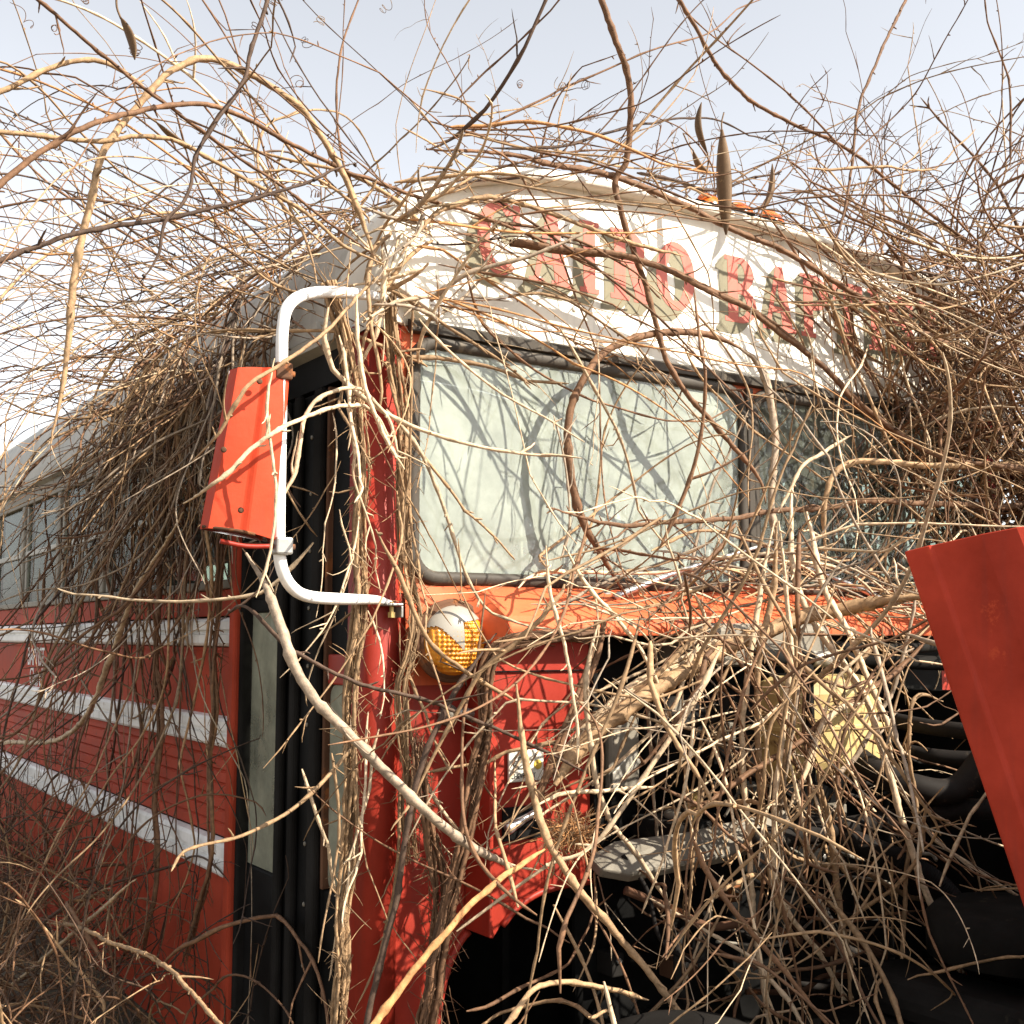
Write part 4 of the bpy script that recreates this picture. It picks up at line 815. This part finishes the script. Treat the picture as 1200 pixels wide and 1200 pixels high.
trace('upright forked shoot near the top right edge', fl_(2.15, (1052, 20), (1036, 50), (1018, 90), (1004, 130), (998, 180), (990, 240), (975, 300)), 4.5, 'brown')
trace('long pale cane falling from the right pane past the yellow tank', [(930, 560, 2.12), (925, 640, 2.06), (935, 700, 2.02), (960, 746, 1.98), (988, 784, 1.95), (1013, 823, 1.92), (1026, 872, 1.9), (1046, 935, 1.87), (1066, 1000, 1.84), (1092, 1070, 1.81), (1125, 1140, 1.78), (1160, 1200, 1.76)], 8.5, 'pale', taper=.9)
trace('pale cane slanting close to the tilted hood', [(945, 600, 2.0), (957, 660, 1.97), (970, 700, 1.95), (992, 738, 1.92), (1014, 785, 1.9), (1032, 832, 1.88), (1052, 872, 1.86), (1065, 885, 1.85)], 9, 'pale')
trace('pale bent twig hooking over the yellow tank', fl_(1.9, (1013, 824), (988, 829), (966, 848), (952, 876), (942, 905), (925, 945)), 8, 'pale')
trace('brown stem leaning from the tank down to the lower right', fl_(1.92, (1090, 745), (1055, 785), (1015, 815), (970, 845), (940, 870), (880, 905), (820, 945)), 8, 'brown')
trace('long stem crossing the dark engine in a shallow sag', fl_(1.9, (880, 955), (925, 1000), (960, 1015), (1010, 1022), (1060, 1048), (1100, 1055), (1200, 1060)), 6, 'tan')
trace('upright brown stem rising in the dark beside the long pale cane', fl_(1.85, (1040, 1185), (1058, 1130), (1063, 1060), (1066, 1000), (1074, 950), (1066, 890), (1068, 830), (1082, 815), (1105, 822)), 6.5, 'tan')
trace('straight brown stem hanging right of the pale fan', fl_(1.88, (958, 900), (970, 960), (976, 1010), (982, 1070), (992, 1120), (998, 1190)), 8, 'tan')
for i, (lb, xs, w_) in enumerate((('leftmost pale stem of the fan below the centre post', [(908, 610), (893, 700), (880, 790), (873, 880), (878, 960), (885, 1060), (900, 1180)], 8),
        ('middle pale stem of the fan below the centre post', [(910, 612), (905, 690), (890, 770), (888, 850), (893, 930), (905, 1030), (935, 1110)], 8),
        ('rightmost pale stem of the fan below the centre post', [(912, 610), (920, 690), (925, 770), (915, 860), (905, 960), (912, 1050), (960, 1120), (995, 1180)], 7))):
    trace(lb, fl_(2.0 - .04 * i, *xs), w_, 'pale' if i != 1 else 'tan')
trace('white twig lying level before the black firewall', fl_(1.98, (628, 945), (660, 930), (700, 926), (740, 923), (765, 922)), 6, 'pale', per=1)
trace('pale upright twig in front of the maker plate', fl_(1.96, (640, 640), (645, 700), (660, 760), (676, 850), (676, 895)), 5.5, 'pale')
trace('pale twig slanting from the windshield corner to the cowl', fl_(2.05, (660, 640), (690, 690), (735, 740), (765, 790), (785, 840)), 6, 'pale')
trace('pale stem bowed before the red cowl side', fl_(2.05, (702, 728), (690, 770), (686, 810), (692, 860), (698, 910), (715, 960), (745, 1000), (785, 1060)), 8, 'pale')
trace('brown root-like stem curved along the bottom edge', fl_(1.85, (605, 1185), (625, 1158), (660, 1150), (705, 1156), (760, 1172)), 8, 'tan', per=1)
trace('thin cane slanting over the amber lamp to the cowl side', fl_(2.12, (440, 620), (470, 680), (495, 740), (515, 765), (555, 792), (608, 825)), 7, 'tan')
trace('white winter stem leaning over the right pane', fl_(2.1, (998, 510), (965, 530), (940, 545), (925, 575), (912, 600)), 6, 'pale')
trace('pale bent bough low on the right windshield pane', fl_(2.1, (1180, 545), (1100, 548), (1040, 545), (1000, 542), (975, 560), (965, 600), (968, 660)), 8, 'tan')

# seed pods
def pod(label, a, b, d, wpx, bend=.0, split=False):
    A, B_ = at(*a, d), at(*b, d); n = 22; t = np.linspace(0, 1, n); ax = B_ - A; ln = np.linalg.norm(ax); sd = np.cross(ax, [0, 1, 0]); sd /= np.linalg.norm(sd)
    P = A + ax * t[:, None] + sd * (bend * ln * np.sin(t * math.pi))[:, None]
    dist = np.linalg.norm(A - CAM); r = wpx * .5 / FPX * dist * np.sin(np.clip(t, .02, .985) * math.pi) ** .65
    T, N, B2 = frames(P); V = []; S_ = 14
    for i in range(n):
        for j in range(S_):
            an = 2 * math.pi * j / S_; rr = r[i] * (1 + .16 * (j % 7 == 0)); V.append(P[i] + rr * (math.cos(an) * N[i] + .55 * math.sin(an) * B2[i]))
    Fc = [(i * S_ + j, i * S_ + (j + 1) % S_, (i + 1) * S_ + (j + 1) % S_, (i + 1) * S_ + j) for i in range(n - 1) for j in range(S_)]
    o = mesh('seed_pod', V, Fc, 'pod', None, True); tag(o, label, 'pod', 'dry seed pods')
    tube('pod_stalk', [A - ax / ln * .05 + sd * .01, A - ax / ln * .02, A + ax * .03], .0022, 'pod', o, 6, 4); return o
pod('long dark seed pod hanging before the orange lamps', (846, 152), (851, 275), 2.25, 15)
pod('short brown seed pod standing above the third orange lamp', (893, 248), (905, 192), 2.28, 13, -.10)
pod('dry seed pod hanging from the top edge', (141, 20), (158, 70), 2.2, 12, .08)
pod('brown seed pod slanting among the arching canes', (182, 142), (232, 178), 2.2, 9, -.06)
pod('split seed pod curled open beside the long dark pod', (829, 180), (822, 120), 2.25, 8, .16)
pod('lower half of a split pod curled above the roof edge', (812, 176), (834, 204), 2.25, 7, -.2)
# nest-like wad of golden rootlets
m = 420; c = at(668, 978, 2.02); p0 = c + rng.normal(0, 1, (m, 3)) * (.020, .018, .014); Q = grow(p0, rng.normal(0, 1, (m, 3)), U(.02, .07, m), 8, 12, .3, .4, False)
tag(barkmesh('rootlet_wad', *tubes(Q, np.full(m, .0010), colours(m, {'orange': 3, 'tan': 2}), 4, 0, .5)), 'golden wad of fine rootlets caught beside the wheel arch', 'rootlets', kind='stuff')
